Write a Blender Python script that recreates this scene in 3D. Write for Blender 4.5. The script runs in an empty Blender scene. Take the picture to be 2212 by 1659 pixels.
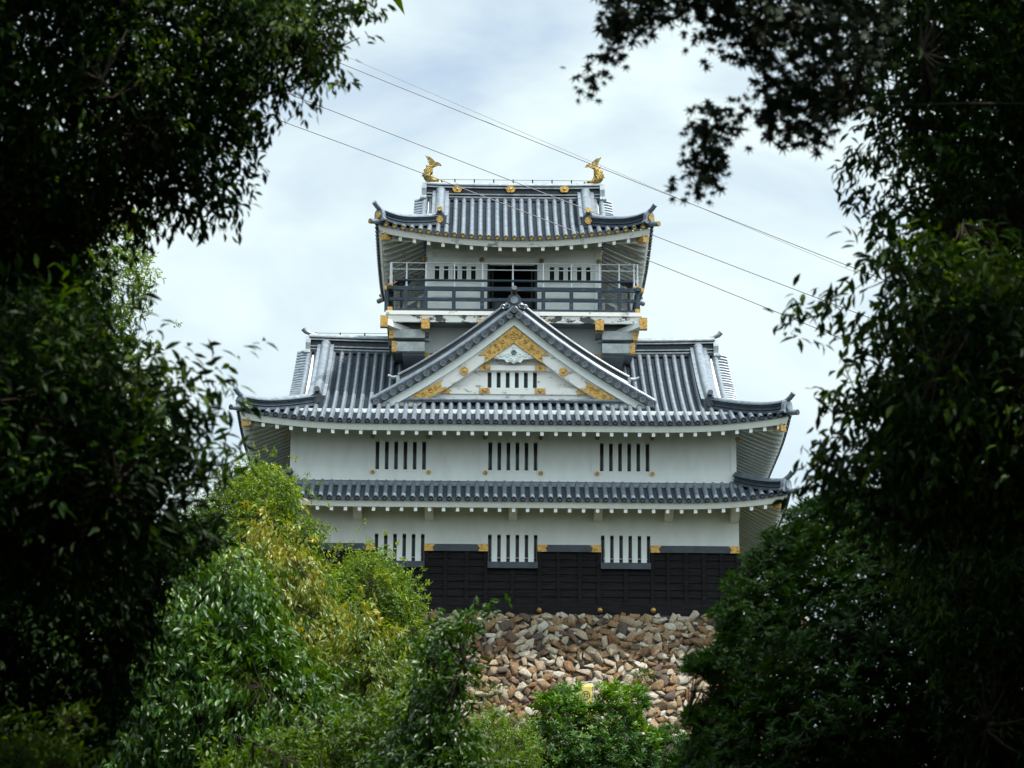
import bpy, math, random
import numpy as np
from mathutils import Vector, Matrix

random.seed(7)
rng = np.random.default_rng(7)
S = bpy.context.scene
COL = S.collection
rad = math.radians

# ------------------------------------------------------------------ camera
F = 7250.0                                  # focal length in units of a 2212-wide picture
CX, CY = 1106.0, 829.5
CAM = Vector((0.0, 0.0, 1.6))
TILT, YAW, ROLL = 13.42, 0.62, 0.38
ROT = Matrix.Rotation(rad(-YAW), 3, 'Z') @ Matrix.Rotation(rad(90 + TILT), 3, 'X') @ Matrix.Rotation(rad(ROLL), 3, 'Z')
cd = bpy.data.cameras.new('camera')
cam = bpy.data.objects.new('camera', cd)
COL.objects.link(cam)
cam.matrix_world = Matrix.Translation(CAM) @ ROT.to_4x4()
cd.sensor_width = 36.0
cd.lens = F / 2212.0 * 36.0
cd.clip_start, cd.clip_end = 0.5, 6000.0
cd.dof.use_dof = True
cd.dof.focus_distance = 126.0
cd.dof.aperture_fstop = 5.8
S.camera = cam

# ------------------------------------------------------------------ light
SUN_DIR = Vector((0.36, -0.17, 1.0)).normalized()       # towards the sun
elev = math.asin(SUN_DIR.z)
azim = math.atan2(SUN_DIR.x, SUN_DIR.y)
sd = bpy.data.lights.new('sun', 'SUN')
sd.energy = 4.8
sd.angle = rad(0.6)
sd.color = (1.0, 0.95, 0.86)
so = bpy.data.objects.new('sun', sd)
COL.objects.link(so)
so.rotation_euler = SUN_DIR.to_track_quat('Z', 'Y').to_euler()

W = bpy.data.worlds.new('World')
S.world = W
W.use_nodes = True
wt = W.node_tree
wt.nodes.clear()
def wn(t, **k):
    n = wt.nodes.new(t)
    for a, b in k.items(): setattr(n, a, b)
    return n
w_out = wn('ShaderNodeOutputWorld')
w_sky = wn('ShaderNodeTexSky')
w_sky.sky_type = 'NISHITA'; w_sky.sun_disc = False
w_sky.ozone_density = 0.25; w_sky.dust_density = 1.6; w_sky.sun_elevation = elev; w_sky.sun_rotation = azim
w_b1 = wn('ShaderNodeBackground'); w_b1.inputs[1].default_value = 0.13
wt.links.new(w_sky.outputs[0], w_b1.inputs[0])
w_tc = wn('ShaderNodeTexCoord')
w_map = wn('ShaderNodeMapping'); w_map.inputs['Scale'].default_value = (1.0, 1.0, 2.1); w_map.inputs['Rotation'].default_value = (0, rad(-28), 0)
w_map.inputs['Location'].default_value = (3.1, 0.0, 0.55)
wt.links.new(w_tc.outputs['Generated'], w_map.inputs[0])
w_no = wn('ShaderNodeTexNoise'); w_no.inputs['Scale'].default_value = 11.0; w_no.inputs['Detail'].default_value = 5.0; w_no.inputs['Roughness'].default_value = 0.5; w_no.inputs['Distortion'].default_value = 0.35
wt.links.new(w_map.outputs[0], w_no.inputs['Vector'])
w_ramp = wn('ShaderNodeValToRGB')
w_ramp.color_ramp.elements[0].position = 0.30; w_ramp.color_ramp.elements[0].color = (0.34, 0.34, 0.34, 1)
w_ramp.color_ramp.elements[1].position = 0.62; w_ramp.color_ramp.elements[1].color = (1, 1, 1, 1)
wt.links.new(w_no.outputs[0], w_ramp.inputs[0])
# clouds are brighter around the sun
w_dot = wn('ShaderNodeVectorMath', operation='DOT_PRODUCT'); w_dot.inputs[1].default_value = SUN_DIR
wt.links.new(w_tc.outputs['Generated'], w_dot.inputs[0])
w_mr = wn('ShaderNodeMapRange'); w_mr.interpolation_type = 'SMOOTHSTEP'
w_mr.inputs['From Min'].default_value = 0.22; w_mr.inputs['From Max'].default_value = 1.0
w_mr.inputs['To Min'].default_value = 0.74; w_mr.inputs['To Max'].default_value = 2.2
wt.links.new(w_dot.outputs['Value'], w_mr.inputs['Value'])
w_b2 = wn('ShaderNodeBackground'); w_b2.inputs[0].default_value = (0.85, 0.99, 1.0, 1)
wt.links.new(w_mr.outputs[0], w_b2.inputs[1])
w_mix = wn('ShaderNodeMixShader')
wt.links.new(w_ramp.outputs[0], w_mix.inputs[0]); wt.links.new(w_b1.outputs[0], w_mix.inputs[1]); wt.links.new(w_b2.outputs[0], w_mix.inputs[2])
wt.links.new(w_mix.outputs[0], w_out.inputs[0])

S.view_settings.view_transform = 'Standard'
S.view_settings.look = 'None'
S.view_settings.exposure = 0.5
S.view_settings.gamma = 1.0
S.render.engine = 'CYCLES'
cy = S.cycles
cy.max_bounces = 6; cy.diffuse_bounces = 2; cy.glossy_bounces = 2; cy.transmission_bounces = 3; cy.transparent_max_bounces = 4
cy.caustics_reflective = False; cy.caustics_refractive = False

# ------------------------------------------------------------------ helpers
def ray(px, py):
    return ROT @ Vector(((px - CX) / F, -(py - CY) / F, -1.0))
def at(px, py, Y):
    d = ray(px, py)
    return CAM + d * ((Y - CAM.y) / d.y)

def tag(o, label=None, cat=None, group=None, kind=None):
    if label: o['label'] = label
    if cat: o['category'] = cat
    if group: o['group'] = group
    if kind: o['kind'] = kind
    return o
def empty(name, loc, label=None, cat=None, group=None):
    o = bpy.data.objects.new(name, None)
    COL.objects.link(o); o.location = loc; o.empty_display_size = 0.3
    return tag(o, label, cat, group)

class MB:
    def __init__(self): self.v, self.f = [], []
    def add(self, vs, fs):
        n = len(self.v)
        self.v.extend([tuple(p) for p in vs]); self.f.extend([tuple(i + n for i in f) for f in fs])
        return self
    def box(self, x0, x1, y0, y1, z0, z1):
        if x0 > x1: x0, x1 = x1, x0
        if y0 > y1: y0, y1 = y1, y0
        if z0 > z1: z0, z1 = z1, z0
        return self.add([(x0,y0,z0),(x1,y0,z0),(x1,y1,z0),(x0,y1,z0),(x0,y0,z1),(x1,y0,z1),(x1,y1,z1),(x0,y1,z1)],
                        [(0,3,2,1),(4,5,6,7),(0,1,5,4),(1,2,6,5),(2,3,7,6),(3,0,4,7)])
    def prism(self, poly, y0, y1):                       # poly of (x, z), extruded along y
        n = len(poly)
        a = sum(poly[i][0]*poly[(i+1)%n][1] - poly[(i+1)%n][0]*poly[i][1] for i in range(n))
        if a < 0: poly = poly[::-1]
        vs = [(x, y0, z) for x, z in poly] + [(x, y1, z) for x, z in poly]
        fs = [tuple(range(n)), tuple(range(2*n-1, n-1, -1))]
        fs += [(i, i+n, (i+1) % n + n, (i+1) % n) for i in range(n)]
        return self.add(vs, fs)
    def tube(self, path, r, n=8, cap=True, taper=None):
        path = [Vector(p) for p in path]; m = len(path)
        vs = []; prev = None
        for i, p in enumerate(path):
            t = (path[min(i+1, m-1)] - path[max(i-1, 0)]).normalized()
            if prev is None:
                a = Vector((0,0,1)) if abs(t.z) < 0.9 else Vector((1,0,0))
                s = t.cross(a).normalized()
            else:
                s = (prev - t * prev.dot(t)).normalized()
            prev = s; u = s.cross(t)
            rr = r[i] if isinstance(r, (list, tuple)) else r
            for k in range(n):
                a = 2*math.pi*k/n
                vs.append(p + (s*math.cos(a) + u*math.sin(a))*rr)
        fs = []
        for i in range(m-1):
            for k in range(n):
                fs.append((i*n+k, (i+1)*n+k, (i+1)*n+(k+1)%n, i*n+(k+1)%n))
        if cap:
            fs.append(tuple(range(n))); fs.append(tuple((m-1)*n+k for k in reversed(range(n))))
        return self.add(vs, fs)
    def sweep(self, prof, path, cap=True):               # prof of (side, up)
        path = [Vector(p) for p in path]; m = len(path); n = len(prof)
        vs = []
        for i, p in enumerate(path):
            t = (path[min(i+1, m-1)] - path[max(i-1, 0)]); t.z = 0
            t.normalize(); s = Vector((t.y, -t.x, 0))
            for a, b in prof: vs.append(p + s*a + Vector((0,0,b)))
        fs = []
        for i in range(m-1):
            for k in range(n):
                fs.append((i*n+k, i*n+(k+1)%n, (i+1)*n+(k+1)%n, (i+1)*n+k))
        if cap:
            fs.append(tuple(reversed(range(n)))); fs.append(tuple((m-1)*n+k for k in range(n)))
        return self.add(vs, fs)
    def ellipsoid(self, c, r, n=10, m=7):
        vs = [(c[0], c[1], c[2]-r[2])]
        for j in range(1, m):
            th = math.pi*j/m
            for k in range(n):
                a = 2*math.pi*k/n
                vs.append((c[0]+r[0]*math.sin(th)*math.cos(a), c[1]+r[1]*math.sin(th)*math.sin(a), c[2]-r[2]*math.cos(th)))
        vs.append((c[0], c[1], c[2]+r[2])); L = len(vs)-1
        fs = [(0, 1+(k+1)%n, 1+k) for k in range(n)]
        for j in range(m-2):
            for k in range(n):
                fs.append((1+j*n+k, 1+j*n+(k+1)%n, 1+(j+1)*n+(k+1)%n, 1+(j+1)*n+k))
        fs += [(L, 1+(m-2)*n+k, 1+(m-2)*n+(k+1)%n) for k in range(n)]
        return self.add(vs, fs)
    def build(self, name, mat, parent=None, smooth=False, loc=None):
        me = bpy.data.meshes.new(name)
        me.from_pydata(self.v, [], self.f); me.update()
        me.materials.append(mat)
        if smooth:
            me.polygons.foreach_set('use_smooth', [True]*len(me.polygons))
            me.set_sharp_from_angle(angle=rad(50))
        o = bpy.data.objects.new(name, me); COL.objects.link(o)
        if parent: o.parent = parent
        if loc: o.location = loc
        return o

def np_mesh(name, V, faces, mat, parent=None, smooth=False, tone=None):
    """faces: list of integer arrays (n, k)"""
    me = bpy.data.meshes.new(name)
    me.vertices.add(len(V)); me.vertices.foreach_set('co', np.ascontiguousarray(V, dtype=np.float32).ravel())
    loops = np.concatenate([f.ravel() for f in faces]).astype(np.int32)
    tot = np.concatenate([np.full(len(f), f.shape[1], dtype=np.int32) for f in faces])
    start = np.concatenate([[0], np.cumsum(tot)[:-1]]).astype(np.int32)
    me.loops.add(len(loops)); me.loops.foreach_set('vertex_index', loops)
    me.polygons.add(len(tot)); me.polygons.foreach_set('loop_start', start)
    if smooth: me.polygons.foreach_set('use_smooth', np.ones(len(tot), dtype=bool))
    if tone is not None:
        at_ = me.attributes.new('tone', 'FLOAT', 'FACE'); at_.data.foreach_set('value', tone.astype(np.float32))
    me.update(calc_edges=True)
    me.materials.append(mat)
    o = bpy.data.objects.new(name, me); COL.objects.link(o)
    if parent: o.parent = parent
    return o

# ------------------------------------------------------------------ materials
def mat(name, col, rough=0.6, metal=0.0, spec=0.5, var=0.0, vscale=3.0, col2=None, lo=0.4, hi=0.6, bump=0.0, bscale=20.0, stretch=(1,1,1)):
    m = bpy.data.materials.new(name); m.use_nodes = True
    nt = m.node_tree; b = nt.nodes['Principled BSDF']
    b.inputs['Roughness'].default_value = rough; b.inputs['Metallic'].default_value = metal
    b.inputs['Specular IOR Level'].default_value = spec
    c2 = col2 if col2 else tuple(max(0, c*(1-var)) for c in col)
    if var or col2:
        tc = nt.nodes.new('ShaderNodeTexCoord'); mp = nt.nodes.new('ShaderNodeMapping'); mp.inputs['Scale'].default_value = stretch
        no = nt.nodes.new('ShaderNodeTexNoise'); no.inputs['Scale'].default_value = vscale; no.inputs['Detail'].default_value = 6; no.inputs['Roughness'].default_value = 0.62
        rp = nt.nodes.new('ShaderNodeValToRGB')
        rp.color_ramp.elements[0].position = lo; rp.color_ramp.elements[0].color = (*c2, 1)
        rp.color_ramp.elements[1].position = hi; rp.color_ramp.elements[1].color = (*col, 1)
        nt.links.new(tc.outputs['Object'], mp.inputs[0]); nt.links.new(mp.outputs[0], no.inputs['Vector'])
        nt.links.new(no.outputs[0], rp.inputs[0]); nt.links.new(rp.outputs[0], b.inputs['Base Color'])
        if bump:
            n2 = nt.nodes.new('ShaderNodeTexNoise'); n2.inputs['Scale'].default_value = bscale; n2.inputs['Detail'].default_value = 4
            bp = nt.nodes.new('ShaderNodeBump'); bp.inputs['Strength'].default_value = bump; bp.inputs['Distance'].default_value = 0.05
            nt.links.new(mp.outputs[0], n2.inputs['Vector']); nt.links.new(n2.outputs[0], bp.inputs['Height']); nt.links.new(bp.outputs[0], b.inputs['Normal'])
    else:
        b.inputs['Base Color'].default_value = (*col, 1)
    return m

PLASTER = mat('white_plaster', (0.83, 0.865, 0.855), 0.8, spec=0.2, col2=(0.74, 0.775, 0.765), vscale=1.7, lo=0.30, hi=0.60, bump=0.12, bscale=14, stretch=(1, 1, 0.32))
WEATHERED = mat('weathered_plaster', (0.78, 0.77, 0.74), 0.8, spec=0.2, col2=(0.30, 0.30, 0.28), vscale=2.6, lo=0.33, hi=0.43, stretch=(1, 1, 1.6))
MOULDY = mat('mouldy_plaster', (0.80, 0.79, 0.76), 0.8, spec=0.2, col2=(0.09, 0.095, 0.09), vscale=2.4, lo=0.43, hi=0.48, stretch=(0.8, 1, 1.3))
ARMP = mat('shaded_arm_plaster', (0.50, 0.53, 0.54), 0.85, spec=0.15, var=0.3, vscale=2)  # grey instead of white: shade on the bracket arms put into the colour
SOFFIT = mat('shaded_plaster', (0.30, 0.33, 0.345), 0.85, spec=0.15, var=0.12, vscale=1.5)  # white plaster darkened, shade under eaves and balcony painted into its colour
PAN = mat('shaded_pan_tile', (0.085, 0.110, 0.142), 0.68, metal=0.0, spec=0.22, col2=(0.042, 0.055, 0.070), vscale=4.0, lo=0.3, hi=0.7)  # darker than the rolls, with the shadow between them painted in
DISC = mat('slate_tile_end', (0.135, 0.160, 0.190), 0.5, spec=0.4, col2=(0.07, 0.085, 0.105), vscale=6.0, lo=0.3, hi=0.7)
TILE = mat('grey_roof_tile', (0.21, 0.250, 0.300), 0.36, metal=0.25, spec=0.7, col2=(0.085, 0.105, 0.132), vscale=5.0, lo=0.3, hi=0.7)
TILEDARK = mat('dark_ridge_tile', (0.045, 0.056, 0.068), 0.45, metal=0.1, spec=0.45, col2=(0.018, 0.023, 0.029), vscale=6.0, lo=0.3, hi=0.7)
CAPTILE = mat('ridge_cap_tile', (0.33, 0.375, 0.40), 0.36, metal=0.3, spec=0.6, col2=(0.15, 0.175, 0.20), vscale=4.0, lo=0.3, hi=0.7)
GOLD = mat('gilded_metal', (0.55, 0.335, 0.10), 0.42, metal=0.7, spec=0.5, col2=(0.22, 0.125, 0.04), vscale=9.0, lo=0.30, hi=0.55, bump=0.35, bscale=22)
FISHGOLD = mat('aged_gilding', (0.44, 0.30, 0.09), 0.38, metal=0.8, spec=0.5, col2=(0.10, 0.075, 0.03), vscale=11.0, lo=0.36, hi=0.60, bump=0.4, bscale=30)
OLDGOLD = mat('weathered_gilding', (0.42, 0.29, 0.075), 0.45, metal=0.5, col2=(0.10, 0.08, 0.04), vscale=8.0, lo=0.35, hi=0.65, bump=0.3, bscale=30)
BLACK = mat('black_boarding', (0.017, 0.016, 0.018), 0.75, spec=0.10, col2=(0.006, 0.006, 0.007), vscale=3.0, lo=0.35, hi=0.65, bump=0.3, bscale=8, stretch=(0.5, 1, 6))
NAVY = mat('blue_black_metal_sheet', (0.038, 0.052, 0.078), 0.45, spec=0.5, col2=(0.018, 0.024, 0.036), vscale=3.0, lo=0.35, hi=0.65)
RAILWOOD = mat('weathered_blue_black_wood', (0.022, 0.040, 0.062), 0.55, spec=0.4, col2=(0.11, 0.135, 0.16), vscale=5.0, lo=0.30, hi=0.42, stretch=(0.6, 1, 2))
STEEL = mat('pale_steel_pipe', (0.50, 0.53, 0.56), 0.4, metal=0.4, spec=0.5)
DARK = mat('dark_interior', (0.008, 0.009, 0.011), 0.8, spec=0.1)
GLASS = mat('dark_window_glass', (0.020, 0.028, 0.042), 0.12, spec=0.6)
TIMBER = mat('dark_timber', (0.022, 0.021, 0.022), 0.6, spec=0.3, var=0.4, vscale=4)

# ================================================================== CASTLE
FY = 125.0
c0 = at(1107, 1328, FY)
CX0, CZ0 = c0.x, c0.z
castle = empty('castle_keep', (CX0, FY, CZ0), 'white plastered castle keep with grey tiled roofs standing on the stone base', 'castle')
def lz(py, y, px=1107): return at(px, py, FY + y).z - CZ0
def lx(px, y, py=1000): return at(px, py, FY + y).x - CX0
def part(mb, name, m, parent=None, smooth=False, label=None):
    o = mb.build(name, m, parent or castle, smooth)
    if label: o['label'] = label
    return o

HW1, HW2 = 8.57, 8.50           # half widths of the lower and the middle storey
DEPTH = 15.0
YC = 7.5

class Roof:
    """A hipped field of roll and pan tiles. u runs along an eave, w inwards from it."""
    def __init__(s, xe, ye, ze, a, b, amp, T, p, ridge_half=None, side_w=None, skirt_w=None, pitch=0.345):
        s.xe, s.ye, s.ze, s.a, s.b, s.amp, s.T, s.p = xe, ye, ze, a, b, amp, T, p
        s.dh = YC - ye                       # half depth of the eave rectangle
        s.rh, s.sw, s.kw, s.pitch = ridge_half, side_w, skirt_w, pitch
    def L(s, side): return s.xe if side in 'FB' else s.dh
    def wend(s, side, u):
        hip = s.L(side) - abs(u)
        if s.kw: return min(s.kw, hip)
        if side in 'FB': return s.dh if abs(u) <= s.rh else hip
        return min(s.sw, hip)
    def h(s, t, w):
        k = max(0.0, min(1.0, 1 - t / s.T)); q = max(0.0, min(1.0, 1 - w / s.T))
        return s.ze + s.a*w + s.b*w*abs(w) + s.amp * k**s.p * q**1.3
    def P(s, side, u, w, dz=0.0):
        t = max(0.0, s.L(side) - abs(u))
        z = s.h(t, w) + dz
        if side == 'F': return (u, s.ye + w, z)
        if side == 'B': return (-u, 2*YC - s.ye - w, z)
        if side == 'R': return (s.xe - w, YC + u, z)
        return (-s.xe + w, YC - u, z)
    def cols(s, side):
        L = s.L(side); n = int((L - 0.12) / s.pitch)
        return [i * s.pitch for i in range(-n, n+1)]
    def tiles(s, sides='FBLR'):
        mb = MB(); pan = s.pan = MB(); r = 0.094; na = 7; jr = random.Random(3)
        for side in sides:
            us = s.cols(side)
            for u in us:
                we = s.wend(side, u)
                if we < 0.1: continue
                m = max(2, int(we / 0.22)); vs = []; u += jr.uniform(-0.008, 0.008); jz = jr.uniform(-0.006, 0.008)
                for j in range(m+1):
                    w = -0.07 + (we + 0.07) * j / m
                    for k in range(na):
                        th = math.pi * k / (na-1)
                        vs.append(s.P(side, u + r*math.cos(th), w, 0.020 + jz + r*1.35*math.sin(th)))
                fs = [(j*na+k, j*na+k+1, (j+1)*na+k+1, (j+1)*na+k) for j in range(m) for k in range(na-1)]
                fs = [f[::-1] for f in fs]
                mb.add(vs, fs)
            for u0 in [us[0]-s.pitch] + us:                # pan tiles between the rolls
                uc = u0 + s.pitch/2
                if abs(uc) > s.L(side) - 0.05: continue
                we = s.wend(side, uc) + 0.05
                row = 0.155; m = max(1, int(math.ceil((we+0.03)/row))); hw = s.pitch/2 - r*0.75
                vs = []; fs = []
                for k in range(5):                         # drooping front lip
                    q = (k-2)/2; vs.append(s.P(side, uc + q*hw, -0.03, -0.075 + 0.02*q*q))
                for j in range(m):
                    w0 = -0.03 + j*row; w1 = min(we, w0+row)
                    for w, dz in ((w0, 0.058), (w1, 0.0)):
                        for k in range(5):
                            q = (k-2)/2
                            vs.append(s.P(side, uc + q*hw, w, dz - 0.045 - 0.045*(1-q*q)))
                nr = len(vs)//5
                fs = [(j*5+k, j*5+k+1, (j+1)*5+k+1, (j+1)*5+k) for j in range(nr-1) for k in range(4)]
                pan.add(vs, fs)
        return mb
    def eave_parts(s, roof, ws, m_disc, m_raft, sp=0.525):
        d0 = None
        for u in s.cols('F'):                            # one end tile per roll along the front
            p = s.P('F', u, -0.10, 0.035)
            if d0 is None: d0 = MB().tube([(0,0,0), (0,0.045,0.02)], 0.100, 12).tube([(0,-0.012,0), (0,0.0,0)], 0.06, 10).build('eave_tile_end', m_disc, roof); o = d0
            else: o = d0.copy(); COL.objects.link(o)
            o.location = p; o.parent = roof
        mb = s.eave_discs('BLR'); o = part(mb, 'side_tile_ends', TILEDARK, roof); o['kind'] = 'stuff'
        n = int((s.xe-0.35)/sp)
        for i in range(-n, n+1): 
            b = s.rafters(ws, 'F', sp, only=i)
            if b.v: part(b, 'rafter', m_raft, roof)
        o = part(s.rafters(ws, 'BLR', sp), 'side_rafters', m_raft, roof); o['kind'] = 'stuff'
    def eave_discs(s, sides='FBLR'):
        mb = MB()
        for side in sides:
            for u in s.cols(side):
                mb.tube([s.P(side, u, -0.10, 0.035), s.P(side, u, -0.055, 0.035)], 0.100, 12)
        return mb
    def fascia(s, sides='FBLR', th=0.27, top=0.085):
        mb = MB()
        for side in sides:
            L = s.L(side); n = 44
            vs = []
            for i in range(n+1):
                q = -1 + 2*i/n
                q = math.copysign(abs(q)**0.8, q)
                for w, dz in ((0.02, -top), (0.13, -top-th), (0.22, -top-th), (0.22, -top)):
                    vs.append(s.P(side, q*(L-w), w, dz))
            mb.add(vs, [(i*4+k, (i+1)*4+k, (i+1)*4+(k+1)%4, i*4+(k+1)%4) for i in range(n) for k in range(4)])
        return mb
    def soffit(s, ws, sides='FBLR', drop=0.30):
        mb = MB()
        for side in sides:
            L = s.L(side); n = 30; m = 5; vs = []
            for j in range(m+1):
                w = 0.21 + (ws-0.21)*j/m
                for i in range(n+1):
                    q = -1 + 2*i/n; vs.append(s.P(side, q*(L-w), w, -drop))
            mb.add(vs, [(j*(n+1)+i, (j+1)*(n+1)+i, (j+1)*(n+1)+i+1, j*(n+1)+i+1) for j in range(m) for i in range(n)])
        return mb
    def rafters(s, ws, sides='FBLR', sp=0.525, drop=0.30, wid=0.125, hgt=0.235, only=None):
        mb = MB()
        for side in sides:
            L = s.L(side); n = int((L-0.35)/sp)
            for i in range(-n, n+1):
                if only is not None and i != only: continue
                u = i*sp; we = min(ws, L-abs(u)-0.05)
                if we < 0.3: continue
                vs = []; m = 4
                for j in range(m+1):
                    w = 0.17 + (we-0.17)*j/m
                    for du, dz in ((-wid/2, 0.0), (wid/2, 0.0), (wid/2, -hgt), (-wid/2, -hgt)):
                        vs.append(s.P(side, u+du, w, -drop+0.01+dz))
                mb.add(vs, [(j*4+k, (j+1)*4+k, (j+1)*4+(k+1)%4, j*4+(k+1)%4) for j in range(m) for k in range(4)] + [(0,1,2,3), (m*4+3,m*4+2,m*4+1,m*4)])
        return mb
    def hip_path(s, sx, sy, w0, w1, n=14, dz=0.0, tip=0.0):
        pts = []
        for i in range(n+1):
            w = w0 + (w1-w0)*i/n
            z = s.h(max(w, 0), w) + dz + tip*max(0, 1-(w-w0)/0.9)**2
            y = s.ye + w if sy < 0 else 2*YC - s.ye - w
            pts.append((sx*(s.xe-w), y, z))
        return pts
    def fall_path(s, x, back, w0, w1, n=14, dz=0.0):
        pts = []
        for i in range(n+1):
            w = w0 + (w1-w0)*i/n
            y = s.ye + w if not back else 2*YC - s.ye - w
            pts.append((x, y, s.h(s.xe-abs(x), w) + dz))
        return pts

def ridge_profile(w, h, r):
    """stacked ridge: wide foot, layered body with recessed courses, rounded cap"""
    p = [(-w*0.62, -0.06), (-w*0.62, h*0.10), (-w*0.42, h*0.13), (-w*0.42, h*0.24), (-w*0.60, h*0.26), (-w*0.60, h*0.33), (-w*0.36, h*0.36), (-w*0.36, h*0.62),
         (-w*0.56, h*0.65), (-w*0.56, h*0.72), (-w*0.46, h*0.745), (-w*0.60, h*0.77), (-w*0.60, h*0.84), (-w*0.5, h*0.86)]
    arc = [(-r*math.cos(math.pi*k/6), h*0.86 + r*0.9*math.sin(math.pi*k/6)) for k in range(7)]
    return p + arc + [(-a, b) for a, b in reversed(p)]
def cap_profile(w, h, r):
    arc = [(-r*math.cos(math.pi*k/8), h*0.862 + r*1.0*math.sin(math.pi*k/8)) for k in range(9)]
    return [(-w*0.64, h*0.80), (-w*0.64, h*0.862)] + arc + [(w*0.64, h*0.862), (w*0.64, h*0.80)]

def oni_plate(px, py, pz, ax, size, thick=0.16):
    """shouldered ridge-end tile facing -y (ax='y') or +-x"""
    k = size
    o = [(-0.55,0.0),(-0.62,0.12),(-0.50,0.22),(-0.42,0.30),(-0.42,0.62),(-0.34,0.82),(-0.18,0.95),(0,1.0)]
    o = o + [(-a, b) for a, b in reversed(o[:-1])]
    mb = MB(); mb.prism([(a*k, b*k) for a, b in o], -thick/2, thick/2)
    mb.tube([(-0.50*k, -thick*0.8, 0.12*k), (-0.50*k, 0, 0.12*k)], 0.13*k, 10)
    mb.tube([(0.50*k, -thick*0.8, 0.12*k), (0.50*k, 0, 0.12*k)], 0.13*k, 10)
    out = MB()
    def tr(v):
        if ax == 'y': return (px+v[0], py+v[1], pz+v[2])
        if ax == 'x': return (px-v[1], py+v[0], pz+v[2])
        if ax == '-x': return (px+v[1], py-v[0], pz+v[2])
        c, s_ = math.cos(ax), math.sin(ax)
        return (px + v[0]*c - v[1]*s_, py + v[0]*s_ + v[1]*c, pz+v[2])
    out.add([tr(v) for v in mb.v], mb.f)
    return out, tr

def irimoya(R, kx, rake_out, ridge_h, ridge_w, ridge_cap, gold_caps, tip, ridge_rise, ws, prefix_gold, perch):
    """ridges, corners and rakes common to the two hip-and-gable roofs"""
    zr = R.h(99, R.dh)
    # main ridge
    n = 20
    path = [(-R.rh-0.02 + (2*R.rh+0.04)*i/n, YC, zr - 0.12 + ridge_rise*abs(-1+2*i/n)**3) for i in range(n+1)]
    o = part(MB().sweep(ridge_profile(ridge_w, ridge_h, ridge_cap), path), 'main_ridge', TILEDARK)
    part(MB().sweep(cap_profile(ridge_w, ridge_h, ridge_cap), path), 'ridge_cap', CAPTILE, o, True)
    b = MB()
    for dz in (0.12*ridge_h, 0.29*ridge_h, 0.68*ridge_h):
        b.sweep([(-ridge_w*0.64, dz-0.025), (-ridge_w*0.64, dz+0.03), (ridge_w*0.64, dz+0.03), (ridge_w*0.64, dz-0.025)], path)
    part(b, 'ridge_course', CAPTILE, o)
    for sx in (-1, 1):
        x = sx*(R.rh+0.06)
        mb, tr = oni_plate(x, YC, zr - 0.25, 'x' if sx > 0 else '-x', ridge_h*1.25, 0.2)
        part(mb, 'ridge_end_tile', CAPTILE)
        if perch:
            zt = zr + ridge_h - 0.08 + ridge_rise
            part(MB().tube([(x-sx*0.45, YC, zt-0.05), (x-sx*0.1, YC, zt), (x+sx*0.12, YC, zt+0.10), (x+sx*0.22, YC, zt+0.22)], [0.06,0.075,0.09,0.11], 10), 'perch_tile', CAPTILE, None, True)
    # descending ridges, rakes
    whip = R.xe - kx
    for sx in (-1, 1):
        for back in (False, True):
            path = R.fall_path(sx*kx, back, whip - 0.15, R.dh - 0.1, 16, 0.06)
            o = part(MB().sweep(ridge_profile(0.44, 0.40, 0.15), path), 'descending_ridge', PAN)
            part(MB().sweep(cap_profile(0.52, 0.43, 0.20), path), 'ridge_cap', TILE, o, True)
            p0 = Vector(path[0]); yf = p0.y + (0.10 if back else -0.10)
            mb, tr = oni_plate(p0.x, yf, p0.z - 0.16, 'y' if not back else math.pi, 0.60)
            e = part(mb, 'ridge_end_tile', TILEDARK)
            part(MB().tube([tr((0,-0.13,0.30)), tr((0,-0.07,0.30))], 0.145, 16), 'crest_disc', GOLD if gold_caps else TILEDARK, e)
            mb = MB(); mb.tube([tr((0,0.5,0.62)), tr((0,0.0,0.66)), tr((0,-0.22,0.72))], [0.09,0.1,0.11], 12)
            part(mb, 'perch_tile', TILEDARK if not gold_caps else OLDGOLD, e, True)
            # rake: outer roll and the short verge tiles beyond it
            xr = sx*(R.rh + 0.02)
            path = R.fall_path(xr, back, R.xe-R.rh+0.1, R.dh-0.05, 16, 0.05)
            mb = MB(); mb.tube(path, 0.115, 8)
            wv = R.xe - R.rh + 0.15
            while wv < R.dh - 0.1:
                y = R.ye + wv if not back else 2*YC - R.ye - wv
                z = R.h(99, wv)
                mb.tube([(xr, y, z+0.06), (xr + sx*rake_out*0.55, y, z+0.03), (xr + sx*rake_out, y, z-0.02)], 0.088, 8)
                wv += 0.30
            part(mb, 'verge_tiles', TILE, None, True)
            # verge underside: plaster bargeboard
            pp = R.fall_path(xr + sx*(rake_out-0.10), back, R.xe-R.rh, R.dh, 10, -0.1)
            part(MB().sweep([(-0.08,-0.36),(-0.08,0.02),(0.08,0.02),(0.08,-0.36)], pp), 'bargeboard', PLASTER)
    for sx in (-1, 1):                                     # gable walls at the two ends
        xg = R.rh - 0.12
        wv = R.xe - R.rh
        poly = [(R.ye + wv, R.h(99, wv) - 0.1), (2*YC - R.ye - wv, R.h(99, wv) - 0.1), (YC, zr - 0.05)]
        mb = MB()
        vs = [(sx*xg, y, z) for y, z in poly] + [(sx*(xg-0.2), y, z) for y, z in poly]
        mb.add(vs, [(0,1,2),(5,4,3),(0,3,4,1),(1,4,5,2),(2,5,3,0)])
        part(mb, 'end_gable_wall', PLASTER)
    hips(R, whip, gold_caps, tip)

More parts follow.
